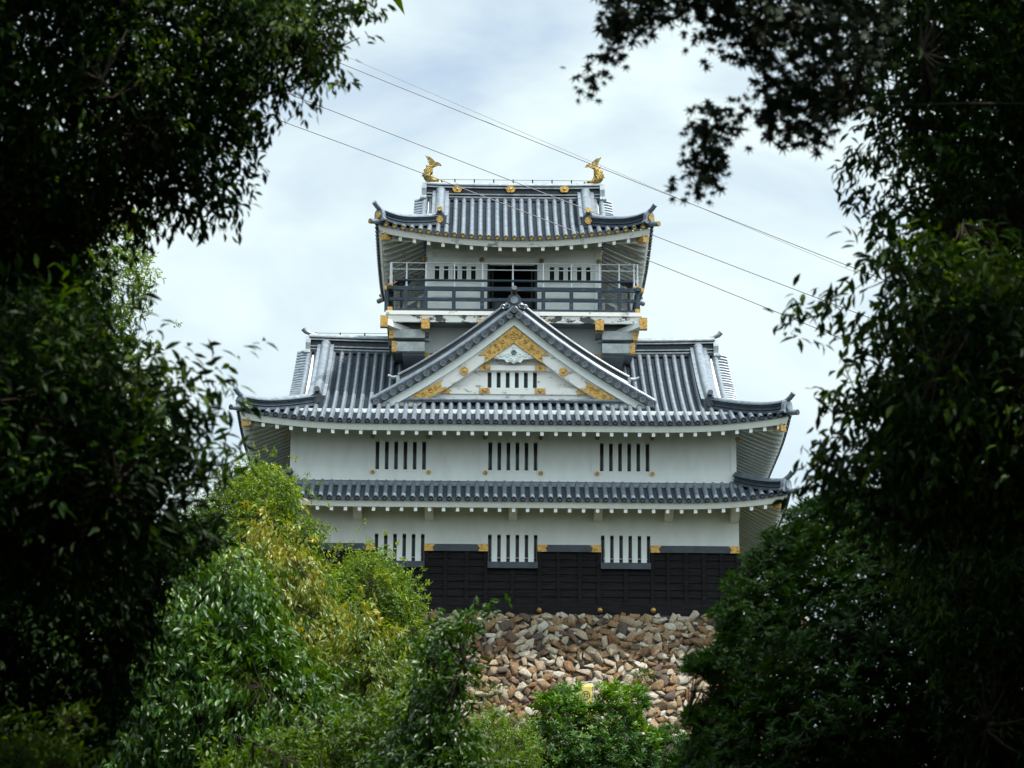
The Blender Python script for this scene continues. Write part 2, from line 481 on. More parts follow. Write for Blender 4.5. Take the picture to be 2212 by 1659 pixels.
def hips(R, whip, gold_caps, tip, hgt=0.36):
    for sx in (-1, 1):
        for sy in (-1, 1):
            path = R.hip_path(sx, sy, 0.12, whip, 16, 0.06, tip)
            o = part(MB().sweep(ridge_profile(0.36, hgt, 0.12), path), 'hip_ridge', PAN)
            part(MB().sweep(cap_profile(0.40, hgt+0.01, 0.14), path), 'ridge_cap', TILE, o, True)
            c = Vector(path[0]); d = Vector((sx, sy, 0)).normalized()
            ang = math.atan2(d.x, -d.y)
            mb, tr = oni_plate(c.x + d.x*0.06, c.y + d.y*0.06, c.z - 0.12, ang, 0.56)
            e = part(mb, 'ridge_end_tile', TILE)
            part(MB().tube([tr((0,-0.13,0.26)), tr((0,-0.06,0.26))], 0.14, 14), 'crest_disc', GOLD if gold_caps else CAPTILE, e)
            mb = MB(); mb.tube([tr((0,0.45,0.42)), tr((0,0.05,0.50)), tr((0,-0.16,0.60)), tr((0,-0.34,0.76))], [0.085,0.09,0.095,0.10], 12)
            f = part(mb, 'perch_tile', TILE, e, True)
            # corner eave roll
            p = R.hip_path(sx, sy, -0.28, 0.35, 5, 0.03, 0.10)
            part(MB().tube(p, 0.105, 12), 'corner_tile', TILE if not gold_caps else TILE, None, True)
            q = Vector(p[0]); part(MB().tube([q + d*0.03, q], 0.108, 12), 'corner_disc', OLDGOLD if gold_caps else TILEDARK)
            # hip rafter under the corner with its gilded end
            u = []
            for w in (0.22, 0.7, 1.3, 1.75):
                z = R.h(w, w) - 0.30
                y = R.ye + w if sy < 0 else 2*YC - R.ye - w
                u.append((sx*(R.xe-w), y, z))
            prof = [(-0.12,-0.30),(-0.12,0.05),(0.12,0.05),(0.12,-0.30)]
            hr = part(MB().sweep(prof, u), 'hip_rafter', PLASTER)
            q = Vector(u[0]); t = (Vector(u[1])-q).normalized()
            prof = [(-0.15,-0.33),(-0.15,0.06),(0.15,0.06),(0.15,-0.33)]
            part(MB().sweep(prof, [q - t*0.03, q + t*0.34]), 'gilded_cap', GOLD, hr)

# ---- heights read off the elevation
z_cap0, z_cap1 = lz(1193, 0), lz(1178, 0)
SK = Roof(10.30, -1.75, lz(1079, -1.75), 0.50, 0.02, 0.36, 4.4, 2.4, skirt_w=1.78)
MAIN_a = 0.40
zr_main = lz(764, YC); ze_main = lz(913, -1.85)
MAIN = Roof(10.36, -1.85, ze_main, MAIN_a, (zr_main - ze_main - MAIN_a*9.35)/9.35**2, 0.42, 5.2, 2.3, ridge_half=8.22, side_w=2.3)
TYE = 1.65
zr_top = lz(430, YC); ze_top = lz(516, TYE); RUN = YC - TYE
TOP = Roof(5.36, TYE, ze_top, 0.42, (zr_top - ze_top - 0.42*RUN)/RUN**2, 0.58, 5.4, 2.0, ridge_half=3.60, side_w=1.95, pitch=0.336)

# ---- skirt roof
rf = part(SK.tiles(), 'skirt_roof', TILE, None, True)
part(SK.pan, 'pan_tiles', PAN, rf)
part(SK.fascia(), 'eave_board', PLASTER, rf)
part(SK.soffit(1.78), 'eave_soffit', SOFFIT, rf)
SK.eave_parts(rf, 1.78, TILEDARK, PLASTER, 0.525)
hips(SK, 1.80, False, 0.05, 0.34)
zs = SK.h(99, 1.75)
mb = MB(); mb.box(-HW1-0.02, HW1+0.02, -0.20, 0.0, zs-0.12, zs+0.03)
mb.tube([(-HW1, -0.12, zs+0.04), (HW1, -0.12, zs+0.04)], 0.06, 8)
for sx in (-1, 1): mb.box(sx*HW1, sx*(HW1+0.2), 0.0, DEPTH, zs-0.05, zs+0.12)
part(mb, 'wall_ridge', TILE)

# ---- main roof
rf = part(MAIN.tiles(), 'main_roof', TILE, None, True)
part(MAIN.pan, 'pan_tiles', PAN, rf)
part(MAIN.fascia(), 'eave_board', PLASTER, rf)
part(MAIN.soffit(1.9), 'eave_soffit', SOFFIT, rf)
MAIN.eave_parts(rf, 1.9, TILEDARK, PLASTER, 0.525)
irimoya(MAIN, 7.56, 0.48, 0.72, 0.46, 0.16, False, 0.07, 0.10, 1.9, False, True)
# ---- top roof
rf = part(TOP.tiles(), 'top_roof', TILE, None, True)
part(TOP.pan, 'pan_tiles', PAN, rf)
part(TOP.fascia(), 'eave_board', WEATHERED, rf)
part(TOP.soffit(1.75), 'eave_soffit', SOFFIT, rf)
TOP.eave_parts(rf, 1.75, OLDGOLD, WEATHERED, 0.56)
irimoya(TOP, 2.97, 0.42, 0.74, 0.46, 0.16, True, 0.12, 0.05, 1.75, True, False)
zrt = TOP.h(99, TOP.dh)
for px in (988, 1103, 1219):                              # gilded crests on the ridge
    x = lx(px, YC-0.3, 408); z = lz(409, YC-0.3, px); mb = MB()
    pts = []
    for k in range(20):
        a = 2*math.pi*k/20; r_ = 0.17*(1 + 0.10*math.cos(5*a))
        pts.append((x + r_*1.15*math.sin(a), z + r_*math.cos(a)*0.85))
    mb.prism(pts, YC-0.34, YC-0.24); mb.ellipsoid((x, YC-0.34, z), (0.06, 0.04, 0.06))
    part(mb, 'ridge_crest', GOLD)
for R_, x0, x1, hh in ((TOP, -3.2, 3.2, 0.74), (MAIN, -8.0, -5.0, 0.72)):
    zz = R_.h(99, R_.dh) + hh - 0.06
    mb = MB(); mb.tube([(x0, YC, zz+0.13), (x1, YC, zz+0.13)], 0.010, 5)
    n = int((x1-x0)/0.8)
    for i in range(n+1):
        x = x0 + (x1-x0)*i/n; mb.box(x-0.025, x+0.025, YC-0.03, YC+0.03, zz-0.1, zz+0.15)
    part(mb, 'lightning_wire', TIMBER)

# ---- golden dolphin fish at the two ends of the top ridge
def fish(sx):
    K = 0.00100
    zb = zrt + 0.60; bx = sx*(TOP.rh + 0.02)
    def X(a): return bx - sx*(a-480)*K
    def Z(b): return zb + (1450-b)*K
    mb = MB(); ring = 14; vs = []
    ctrl = [(1270,1415,25),(1190,1385,60),(1080,1375,75),(950,1365,95),(800,1320,130),(680,1240,180),(600,1130,195),(585,1010,185),(605,900,170),(630,800,145),(660,715,105),(690,640,60)]
    m = len(ctrl)
    for j in range(m):
        a = Vector(ctrl[max(0,j-1)][:2]); b = Vector(ctrl[min(m-1,j+1)][:2]); t = (b-a).normalized(); nn = Vector((-t.y, t.x))
        for k in range(ring):
            th = 2*math.pi*k/ring; r_ = ctrl[j][2]*(1 + 0.06*((k+j) % 2))
            q = Vector(ctrl[j][:2]) + nn*r_*math.cos(th)
            vs.append((X(q.x), YC + r_*K*0.85*math.sin(th), Z(q.y)))
    fs = [(j*ring+k, j*ring+(k+1)%ring, (j+1)*ring+(k+1)%ring, (j+1)*ring+k) for j in range(m-1) for k in range(ring)]
    fs += [tuple(range(ring)), tuple((m-1)*ring+k for k in range(ring))]
    mb.add(vs, fs)
    for j in range(4, m-1):                               # rows of scales
        for i in range(2):
            cc = [ctrl[j][q]*(1-i/2)+ctrl[j+1][q]*i/2 for q in range(3)]
            for k in range(6):
                th = math.pi + math.pi*(k+0.5*(i%2))/5.5
                mb.ellipsoid((X(cc[0] + cc[2]*math.cos(th)*0.93), YC + cc[2]*K*0.80*math.sin(th), Z(cc[1])), (0.030, 0.028, 0.042), 6, 4)
    for (a_, b_, r_) in ((1000,1290,55),(1160,1330,42),(880,1300,50),(760,1370,60),(600,1380,60)):   # brow, snout and jaw curls
        mb.ellipsoid((X(a_), YC-0.06, Z(b_)), (r_*K, 0.07, r_*K*0.8), 8, 5)
    body = part(mb, 'fish_ornament', FISHGOLD)
    def fin(pts, th, name, mm=FISHGOLD):
        b = MB(); b.prism([(X(x), Z(z)) for x, z in pts], YC-th, YC+th); return part(b, name, mm, body)
    fin([(640,660),(640,560),(610,440),(560,350),(500,285),(470,190),(530,260),(640,270),(740,340),(830,420),(885,500),(980,500),(1080,555),(1150,655),(1000,640),(880,690),(780,750)], 0.035, 'tail_fin', OLDGOLD)
    b = MB()                                              # rays of the tail
    for e in ((525,275),(600,280),(680,310),(760,365),(830,430),(960,515),(1040,550),(1110,620)):
        b.tube([(X(690), YC-0.035, Z(690)), (X((690+e[0])/2-15), YC-0.04, Z((690+e[1])/2+10)), (X(e[0]), YC-0.035, Z(e[1]))], [0.016,0.014,0.007], 6)
    part(b, 'tail_ray', FISHGOLD, body)
    for p in ([(520,760),(490,600),(560,660),(590,740)], [(450,900),(400,850),(430,800),(500,810)], [(410,1040),(350,950),(430,960),(440,1000)], [(400,1120),(320,1105),(375,1000),(420,1060)]):
        fin(p, 0.02, 'back_spine', OLDGOLD)
    b = MB()
    for yy in (-1, 1):
        b.add([(X(700), YC+yy*0.16, Z(1180)), (X(800), YC+yy*0.28, Z(1010)), (X(740), YC+yy*0.27, Z(1000)), (X(640), YC+yy*0.18, Z(1120))], [(0,1,2,3)])
        b.ellipsoid((X(930), YC+yy*0.085, Z(1290)), (0.032,0.03,0.032), 8, 5)
    part(b, 'side_fin', FISHGOLD, body)
fish(-1); fish(1)

# ---- lower storey
Y1 = 0.0
z_b0, z_b1 = 0.0, lz(1305, Y1)                           # base beam
z_w1 = lz(1216, Y1)                                      # sill top
z_w2 = lz(1155, Y1)                                      # window head
z_top1 = SK.h(99, 1.75) + 0.05
z_sof1 = SK.h(99, 1.7) - 0.28
WINX = [(lx(809, 0, 1185), lx(917, 0, 1185)), (lx(1054, 0, 1185), lx(1161, 0, 1185)), (lx(1298, 0, 1185), lx(1405, 0, 1185))]
edges = [-HW1] + [v for w in WINX for v in w] + [HW1]
# white wall: band over the windows, piers between them
mb = MB(); mb.box(-HW1, HW1, Y1, Y1+0.3, z_w2, z_top1)
for i in range(0, 8, 2): mb.box(edges[i], edges[i+1], Y1, Y1+0.3, z_cap1-0.05, z_w2)
for sx in (-1, 1): mb.box(sx*HW1, sx*(HW1-0.3), Y1+0.3, DEPTH, z_cap1-0.05, z_top1)
mb.box(-HW1, HW1, DEPTH-0.01, DEPTH+0.3, z_cap1-0.05, z_top1)
part(mb, 'lower_wall', PLASTER)
# black boarding, lapped boards with battens
mb = MB(); zsill = z_w1 - 0.24
lev = [z_b1 + (z_cap0 - z_b1)*i/7 for i in range(8)]
def boards(x0, x1, za, zb):
    for i in range(7):
        a, b = max(lev[i], za), min(lev[i+1], zb)
        if b - a < 0.03: continue
        mb.add([(x0,Y1-0.115,a),(x1,Y1-0.115,a),(x1,Y1-0.075,b),(x0,Y1-0.075,b),(x0,Y1+0.25,a),(x1,Y1+0.25,a),(x1,Y1+0.25,b),(x0,Y1+0.25,b)],
               [(0,1,2,3),(0,4,5,1),(3,2,6,7),(4,7,6,5),(1,5,6,2),(0,3,7,4)])
for i in range(0, 8, 2): boards(edges[i], edges[i+1], z_b1, z_cap0)
for a, b in WINX: boards(a, b, z_b1, zsill)
for sx in (-1, 1): mb.box(sx*(HW1-0.26), sx*(HW1+0.09), Y1+0.25, DEPTH, z_b1, z_cap0)
part(mb, 'black_boarding', BLACK)
mb = MB()
def batten(x, za, zb): mb.box(x-0.075, x+0.075, Y1-0.15, Y1-0.09, za, zb)
for i in range(0, 8, 2):
    a, b = edges[i], edges[i+1]; n = 3 if i in (2, 4) else 5
    for k in range(n+1): batten(min(max(a + (b-a)*k/n, a+0.075), b-0.075), z_b1, z_cap0)
for a, b in WINX: batten((a+b)/2, z_b1, zsill)
part(mb, 'board_battens', BLACK)
part(MB().box(-HW1-0.10, HW1+0.10, Y1-0.20, DEPTH+0.2, z_b0, z_b1), 'base_beam', BLACK)
for px in (918, 1165, 1296, 1411):
    x = lx(px, -0.2, 1318); z = lz(1318.5, -0.2, px)
    mb = MB(); mb.tube([(x, -0.30, z), (x, -0.25, z), (x, -0.19, z)], [0.05, 0.10, 0.105], 14); mb.ellipsoid((x, -0.30, z), (0.055, 0.04, 0.055))
    part(mb, 'gilded_stud', GOLD, None, True)
for i in range(0, 8, 2):
    a, b = edges[i], edges[i+1]
    beam = part(MB().box(a, b, Y1-0.19, Y1+0.02, z_cap0, z_cap1), 'cap_beam', NAVY)
    for e, s in ((a, 1), (b, -1)):
        if abs(e) > 8.4 and e < 0: continue
        zc = (z_cap0+z_cap1)/2; L_ = 0.42
        mb = MB(); mb.prism([(e-s*0.004, z_cap0-0.004), (e+s*L_*0.86, z_cap0-0.004), (e+s*L_*0.72, zc), (e+s*L_, zc+0.001), (e+s*L_*0.72, zc+0.002), (e+s*L_*0.86, z_cap1+0.004), (e-s*0.004, z_cap1+0.004)][:3] + [(e+s*L_*1.0, z_cap1+0.004), (e-s*0.004, z_cap1+0.004)], Y1-0.20, Y1-0.188)
        part(mb, 'gilded_plate', GOLD, beam)
def slot_window(x0, x1, z0, z1, yf, nslots, slot_w, name='window', bars=True, sill=None, recess=0.22, bar_m=None, glass=True, fr_bars=None):
    """a recessed opening with plaster bars standing in it"""
    mb = MB()
    mb.box(x0-0.02, x1+0.02, yf+recess+0.02, yf+recess+0.06, z0-0.02, z1+0.02)
    w = part(mb, name, GLASS if glass else DARK)
    mb = MB(); d = 0.045
    pit = (x1-x0-slot_w)/(nslots-1)
    for i in range(nslots):                              # glazing frames behind the bars
        c = x0 + slot_w/2 + i*pit
        mb.box(c-slot_w*0.16, c+slot_w*0.16, yf+recess-0.05, yf+recess+0.02, z0, z1)
    mb.box(x0, x1, yf+recess-0.06, yf+recess+0.018, z1-0.10, z1)
    mb.box(x0, x1, yf+recess-0.062, yf+recess+0.016, z0, z0+0.08)
    part(mb, 'window_frame', TIMBER, w)
    mb = MB()
    for i in range(nslots-1):
        a = x0 + slot_w + i*pit; mb.box(a, a + pit - slot_w, yf+0.015, yf+recess-0.08, z0-0.002, z1+0.002)
    part(mb, 'window_bars', bar_m or PLASTER, w)
    if sill:
        part(MB().box(x0-0.01, x1+0.01, yf-0.20, yf+0.2, sill[0], sill[1]), 'window_sill', NAVY, w)
    return w
for a, b in WINX:
    w = slot_window(a, b, z_w1, z_w2, Y1-0.06, 6, 0.14, sill=(zsill, z_w1-0.003), recess=0.30)
    part(MB().box(a+0.1, b-0.1, Y1+0.12, Y1+0.16, z_w1+0.20, z_w1+0.225), 'inner_rail', STEEL, w)
# dark rooms behind every window
# corbels under the skirt eave
for px in (772, 927, 1108, 1292, 1445, 1588):
    x = lx(px, -0.5, 1110); zt = SK.h(99, 1.2) - 0.36; zb = lz(1122, -0.35)
    mb = MB(); pr = [(0.02, zb), (-0.40, zb), (-0.62, zb+0.12), (-1.05, SK.h(99, 0.70)-0.47), (0.02, SK.h(99, 1.75)-0.46)]
    vs = [(x-0.16, y, z) for y, z in pr] + [(x+0.16, y, z) for y, z in pr]; n = 5
    mb.add(vs, [(0,1,2,3,4), (9,8,7,6,5)] + [(i, i+5, (i+1)%5+5, (i+1)%5) for i in range(5)])
    part(mb, 'corbel', PLASTER)

# ---- middle storey
Y2 = 0.06
z20 = zs + 0.02; z21 = MAIN.h(99, 1.9) - 0.28
za, zb = lz(1016, Y2), lz(955, Y2)
W2 = [(lx(811, 0, 985), lx(920, 0, 985)), (lx(1055, 0, 985), lx(1161, 0, 985)), (lx(1296, 0, 985), lx(1403, 0, 985))]
edges2 = [-HW2] + [v for w in W2 for v in w] + [HW2]
mb = MB(); mb.box(-HW2, HW2, Y2, Y2+0.3, zb, z21+0.4); mb.box(-HW2, HW2, Y2, Y2+0.3, z20, za)
for i in range(0, 8, 2): mb.box(edges2[i], edges2[i+1], Y2, Y2+0.3, za, zb)
for sx in (-1, 1): mb.box(sx*HW2, sx*(HW2-0.3), Y2+0.3, DEPTH, z20, z21+0.4)
mb.box(-HW2, HW2, DEPTH-0.02, DEPTH+0.2, z20, z21+0.4)
part(mb, 'middle_wall', PLASTER)
mb = MB()                                                # raised plaster frame, sill mouldings
yf = Y2 - 0.035
zt_ = lz(947, Y2)
mb.box(-HW2-0.03, HW2+0.03, yf-0.02, Y2+0.02, z20+0.10, lz(1027, Y2)); mb.box(-HW2-0.06, HW2+0.06, yf-0.06, Y2+0.02, z20+0.02, z20+0.10)
mb.box(-HW2, HW2, yf, Y2+0.01, lz(1019, Y2), lz(1017.5, Y2)-0.0) if False else None
for a, b in [(edges2[0], edges2[1]), (edges2[2], edges2[3]), (edges2[4], edges2[5]), (edges2[6], edges2[7])]:
    if a < -8.4: mb.box(a, a+0.20, yf, Y2+0.01, lz(1026.8, Y2), zt_+0.35)
    else: mb.box(a+0.02, a+0.34, yf, Y2+0.01, lz(1026.8, Y2), zt_+0.35)
    if b > 8.4: mb.box(b-0.22, b, yf, Y2+0.01, lz(1026.8, Y2), zt_+0.35)
    else: mb.box(b-0.34, b-0.02, yf, Y2+0.01, lz(1026.8, Y2), zt_+0.35)
    mb.box(a+(0.34 if a > -8.4 else 0.20), b-(0.34 if b < 8.4 else 0.22), yf+0.004, Y2+0.01, lz(1026.8, Y2), lz(1016.5, Y2))
part(mb, 'wall_frame', PLASTER)
for a, b in W2: slot_window(a, b, za, zb, Y2, 6, 0.145, recess=0.26)
for px in (805, 926, 1048, 1168, 1290, 1409, 620, 1594):
    for py in ((945, 1022) if px not in (620, 1594) else (945,)):
        dx = (px-1107)*0.0073
        x = lx(px, 0, py); z = lz(py+dx, 0, px)
        mb = MB(); mb.tube([(x, Y2-0.10, z), (x, Y2-0.02, z)], 0.085, 14); mb.ellipsoid((x, Y2-0.10, z), (0.04, 0.025, 0.04))
        part(mb, 'gilded_stud', GOLD, None, True)

# ---- tower: third storey, balcony, fourth storey
TW, TY = 3.47, 3.35
zf = lz(679, 2.05)                                        # balcony floor edge
z3b = MAIN.h(99, TY - MAIN.ye) - 0.6
part(MB().box(-TW, TW, TY, 2*YC-TY, z3b, zf-0.02), 'tower_wall', PLASTER)
zbl = lz(776, TY); zbh = lz(766, TY)
mb = MB(); mb.box(-TW-0.10, TW+0.10, TY-0.12, TY+0.02, zbl-0.15, zbh); beam = part(mb, 'black_beam', TIMBER)
for s in (-1, 1):
    part(MB().box(s*(TW+0.12), s*(TW-0.20), TY-0.14, TY-0.10, zbl-0.02, zbh+0.004), 'gilded_cap', GOLD, beam)
BW, BY = 4.97, 2.05
zp0, zp1, zp2 = lz(697, BY), lz(682, BY), lz(673.5, BY)
mb = MB()
mb.box(-BW, BW, BY, BY+0.18, zp0, zp1)
for s in (-1, 1): mb.box(s*BW, s*(BW-0.18), BY+0.18, 2*YC-BY, zp0, zp1)
mb.box(-BW, BW, 2*YC-BY-0.001, 2*YC-BY+0.18, zp0, zp1)
part(mb, 'balcony_beam', MOULDY)
mb = MB(); mb.box(-BW-0.04, BW+0.04, BY-0.05, 2*YC-BY+0.22, zp1+0.002, zp2)
part(mb, 'balcony_floor', WEATHERED)
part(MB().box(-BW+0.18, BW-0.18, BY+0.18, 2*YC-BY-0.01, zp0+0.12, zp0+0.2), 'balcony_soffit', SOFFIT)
for px in (919, 1042, 1174, 1295):                       # joists under the balcony, gilded ends
    x = lx(px, BY, 700)
    j = part(MB().box(x-0.13, x+0.13, BY-0.02, TY, lz(709, BY), zp0+0.12), 'balcony_joist', PLASTER)
    part(MB().box(x-0.165, x+0.165, BY-0.07, BY+0.26, lz(712, BY), lz(690.5, BY)), 'gilded_cap', GOLD, j)
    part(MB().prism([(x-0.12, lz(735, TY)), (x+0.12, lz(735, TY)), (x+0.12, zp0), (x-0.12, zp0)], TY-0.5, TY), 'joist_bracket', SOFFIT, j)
def ragged_cap(mb, xa, xb, y0, y1, z0, z1, s):
    zc = (z0+z1)/2; d = abs(xb-xa)
    mb.prism([(xa, z0), (xb, z0), (xb-s*0.06, z0+(z1-z0)*0.25), (xb+s*0.05, zc), (xb-s*0.05, z0+(z1-z0)*0.75), (xb, z1), (xa, z1)], y0, y1)
for s in (-1, 1):
    for yy, back in ((BY, False), (2*YC-BY, True)):      # diagonal corner beams
        f = 1 if not back else -1
        a = Vector((s*(TW-0.1), (TY if not back else 2*YC-TY), lz(722, BY))); b = Vector((s*(BW+0.10), yy - f*0.10, lz(704, BY)))
        bm_ = part(MB().sweep([(-0.14,-0.02),(-0.14,0.20),(0.14,0.20),(0.14,-0.02)], [a, b]), 'corner_beam', PLASTER)
        t = (b-a).normalized(); c = Vector((s*(BW+0.09), yy-f*0.09, 0))
        mb = MB(); mb.box(c.x-0.15, c.x+0.15, c.y-0.15, c.y+0.15, lz(711, BY), lz(687, BY))
        part(mb, 'gilded_cap', GOLD, bm_)
    for k, (pa, pb, xo) in enumerate(((714, 736, 4.83), (741, 765, 4.72))):
        for yy in (2.45, 4.4, 10.6, 12.55):
            z0, z1 = lz(pb, yy if yy < 7 else 2.7), lz(pa, yy if yy < 7 else 2.7)
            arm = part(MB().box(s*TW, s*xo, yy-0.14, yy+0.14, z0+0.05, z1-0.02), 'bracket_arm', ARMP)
            mb = MB(); ragged_cap(mb, s*(xo+0.04), s*(xo-0.13), yy-0.16, yy+0.16, z0+0.02, z1, -s if False else s)
            part(mb, 'gilded_cap', GOLD, arm)
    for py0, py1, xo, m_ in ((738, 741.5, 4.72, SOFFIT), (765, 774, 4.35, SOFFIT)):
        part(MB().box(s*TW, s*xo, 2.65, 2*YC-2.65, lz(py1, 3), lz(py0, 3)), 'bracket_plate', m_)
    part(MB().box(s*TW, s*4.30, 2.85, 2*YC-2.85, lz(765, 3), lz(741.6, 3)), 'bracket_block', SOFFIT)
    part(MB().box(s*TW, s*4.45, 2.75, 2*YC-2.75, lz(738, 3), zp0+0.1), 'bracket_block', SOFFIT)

# fourth storey wall
z40, z41 = zp2, TOP.h(99, 1.6) - 0.1
def zx(zxx): return (1340 + zxx*0.52441)*0.57604         # zoomed reading -> picture units
def zy(zyy): return (900 + zyy*0.52441)*0.57604
dl, dr = lx(zx(930), TY, 620), lx(zx(1285), TY, 620)
dtop = lz(zy(180), TY)
wl = [(lx(zx(537), TY), lx(zx(833), TY)), (lx(zx(1371), TY), lx(zx(1666), TY))]
wz0, wz1 = lz(zy(284), TY), lz(zy(190), TY)
mb = MB(); mb.box(-TW, TW, TY, TY+0.25, dtop, z41)
for (x0, x1), (e0, e1) in zip(wl, ((-TW, dl), (dr, TW))):
    mb.box(e0, x0, TY, TY+0.25, z40, dtop); mb.box(x1, e1, TY, TY+0.25, z40, dtop)
    mb.box(x0, x1, TY, TY+0.25, wz1, dtop); mb.box(x0, x1, TY, TY+0.25, z40, wz0)
for s in (-1, 1): mb.box(s*TW, s*(TW-0.25), TY+0.25, 2*YC-TY, z40, z41)
mb.box(-TW, TW, 2*YC-TY-0.01, 2*YC-TY+0.2, z40, z41)
part(mb, 'upper_wall', PLASTER)
for x0, x1 in wl: slot_window(x0, x1, wz0, wz1, TY, 5, 0.176, recess=0.2, glass=False)
mb = MB()
for zc in (zx(0),): pass
for pz in (458, 905, 1312, 1745):
    x = lx(zx(pz), TY, 600); x = min(max(x, -TW+0.13), TW-0.13); mb.box(x-0.13, x+0.13, TY-0.06, TY+0.01, z40, z41)
mb.box(-TW, TW, TY-0.045, TY+0.01, lz(zy(168), TY), lz(zy(132), TY))
mb.box(-TW, TW, TY-0.05, TY+0.01, lz(zy(95), TY), lz(zy(70), TY))
for e0, e1 in ((-TW, dl), (dr, TW)): mb.box(e0+0.2, e1-0.1, TY-0.03, TY+0.01, lz(zy(412), TY), lz(zy(398), TY)); mb.box(e0+0.2, e1-0.1, TY-0.032, TY+0.01, lz(zy(310), TY), lz(zy(292), TY))
part(mb, 'wall_frame', PLASTER)
for pz in (480, 890, 1315, 1725):
    x = lx(zx(pz), TY, 565); z = lz(zy(150)+(x*0.4), TY)
    mb = MB(); mb.tube([(x, TY-0.12, z), (x, TY-0.05, z)], 0.10, 14); mb.ellipsoid((x, TY-0.12, z), (0.05, 0.03, 0.05))
    part(mb, 'gilded_stud', OLDGOLD, None, True)
mb = MB(); mb.box(dl, dr, TY+1.6, TY+1.7, z40, dtop+0.3)
door = part(mb, 'balcony_doorway', DARK)
mb = MB()
for s, e in ((1, dl), (-1, dr)):
    mb.box(e, e+s*0.10, TY-0.02, TY+0.30, z40, dtop+0.02); mb.box(e+s*0.17, e+s*0.24, TY+0.1, TY+0.16, z40, dtop+0.05)
mb.box(dl-0.05, dr+0.05, TY+0.02, TY+0.22, dtop-0.05, dtop+0.06)
mb.box(dl+0.1, dr-0.1, TY+0.5, TY+0.56, z40+0.9, z40+1.0)
part(mb, 'door_frame', TIMBER, door)
part(MB().box(dl+0.25, dr-0.25, TY+0.53, TY+0.55, z40, z40+0.9), 'door_panel', NAVY, door)
part(MB().box(-TW+0.25, TW-0.25, TY+0.25, 2*YC-TY-0.02, z41-0.5, z41-0.4), 'upper_ceiling', SOFFIT)

# balcony railing
RY = BY + 0.10
zr0, zr1, zr2, zr3 = lz(zy(497), RY), lz(zy(430), RY), lz(zy(353), RY), lz(zy(292), RY)
RX = BW - 0.12
postx = [lx(zx(p), RY, 640) for p in (208, 347, 489, 690, 893, 1112, 1330, 1530, 1732, 1873, 2008)]
rail = MB()
for z, r, ext in ((zr2, 0.075, 0.22), (zr1, 0.06, 0.02), (zp2+0.06, 0.06, 0.04)):
    rail.box(-RX-ext, RX+ext, RY-r, RY+r, z-r, z+r)
    for s in (-1, 1): rail.box(s*RX-r, s*RX+r, RY-ext if r > 0.07 else RY+r, 2*YC-RY, z-r*0.97, z+r*0.97)
rl = part(rail, 'balcony_rail', RAILWOOD)
for x in postx:
    part(MB().box(x-0.075, x+0.075, RY-0.072, RY+0.072, zp2, zr2-0.05), 'railing_post', RAILWOOD, rl)
for s in (-1, 1):
    for k in range(1, 9):
        y = RY + k*1.25
        part(MB().box(s*RX-0.07, s*RX+0.07, y-0.075, y+0.075, zp2, zr2-0.05), 'railing_post', RAILWOOD, rl)
    mb = MB(); mb.box(s*(RX+0.13), s*(RX+0.24), RY-0.09, RY+0.09, zr2-0.085, zr2+0.085); part(mb, 'gilded_cap', GOLD, rl)
    mb = MB(); mb.box(s*RX-0.10, s*RX+0.10, RY-0.10, RY+0.10, zr2+0.06, zr2+0.17); part(mb, 'gilded_cap', GOLD, rl)
    mb = MB(); mb.box(s*RX-0.10, s*RX+0.10, RY-0.11, RY+0.10, zp2+0.004, zp2+0.16); part(mb, 'gilded_cap', GOLD, rl)
ht = MB(); ht.tube([(-RX+0.18, RY+0.02, zr3), (RX-0.18, RY+0.02, zr3)], 0.05, 8)
part(ht, 'hand_rail', RAILWOOD)
zt1, zt2 = lz(zy(168), RY), lz(zy(214), RY)
mb = MB()
for z in (zt1, zt2):
    mb.tube([(-RX, RY+0.05, z), (RX, RY+0.05, z)], 0.024, 6)
    for s in (-1, 1): mb.tube([(s*RX, RY+0.05, z), (s*RX, 2*YC-RY, z)], 0.024, 6)
for p in (245, 352, 490, 693, 895, 1112, 1330, 1530, 1732, 1872, 1978):
    x = lx(zx(p), RY, 600)
    mb.tube([(x, RY+0.05, zr2), (x, RY+0.05, zr2+0.32), (x, RY+0.05, zt1+0.03)], [0.045, 0.040, 0.022], 6)
for s in (-1, 1):
    mb.tube([(s*RX, RY+0.05, zr2), (s*RX, RY+0.05, zt1)], 0.035, 6)
    for k in range(1, 9): mb.tube([(s*RX, RY+k*1.25, zr2), (s*RX, RY+k*1.25, zt1)], 0.026, 6)
part(mb, 'safety_fence', STEEL, None, True)

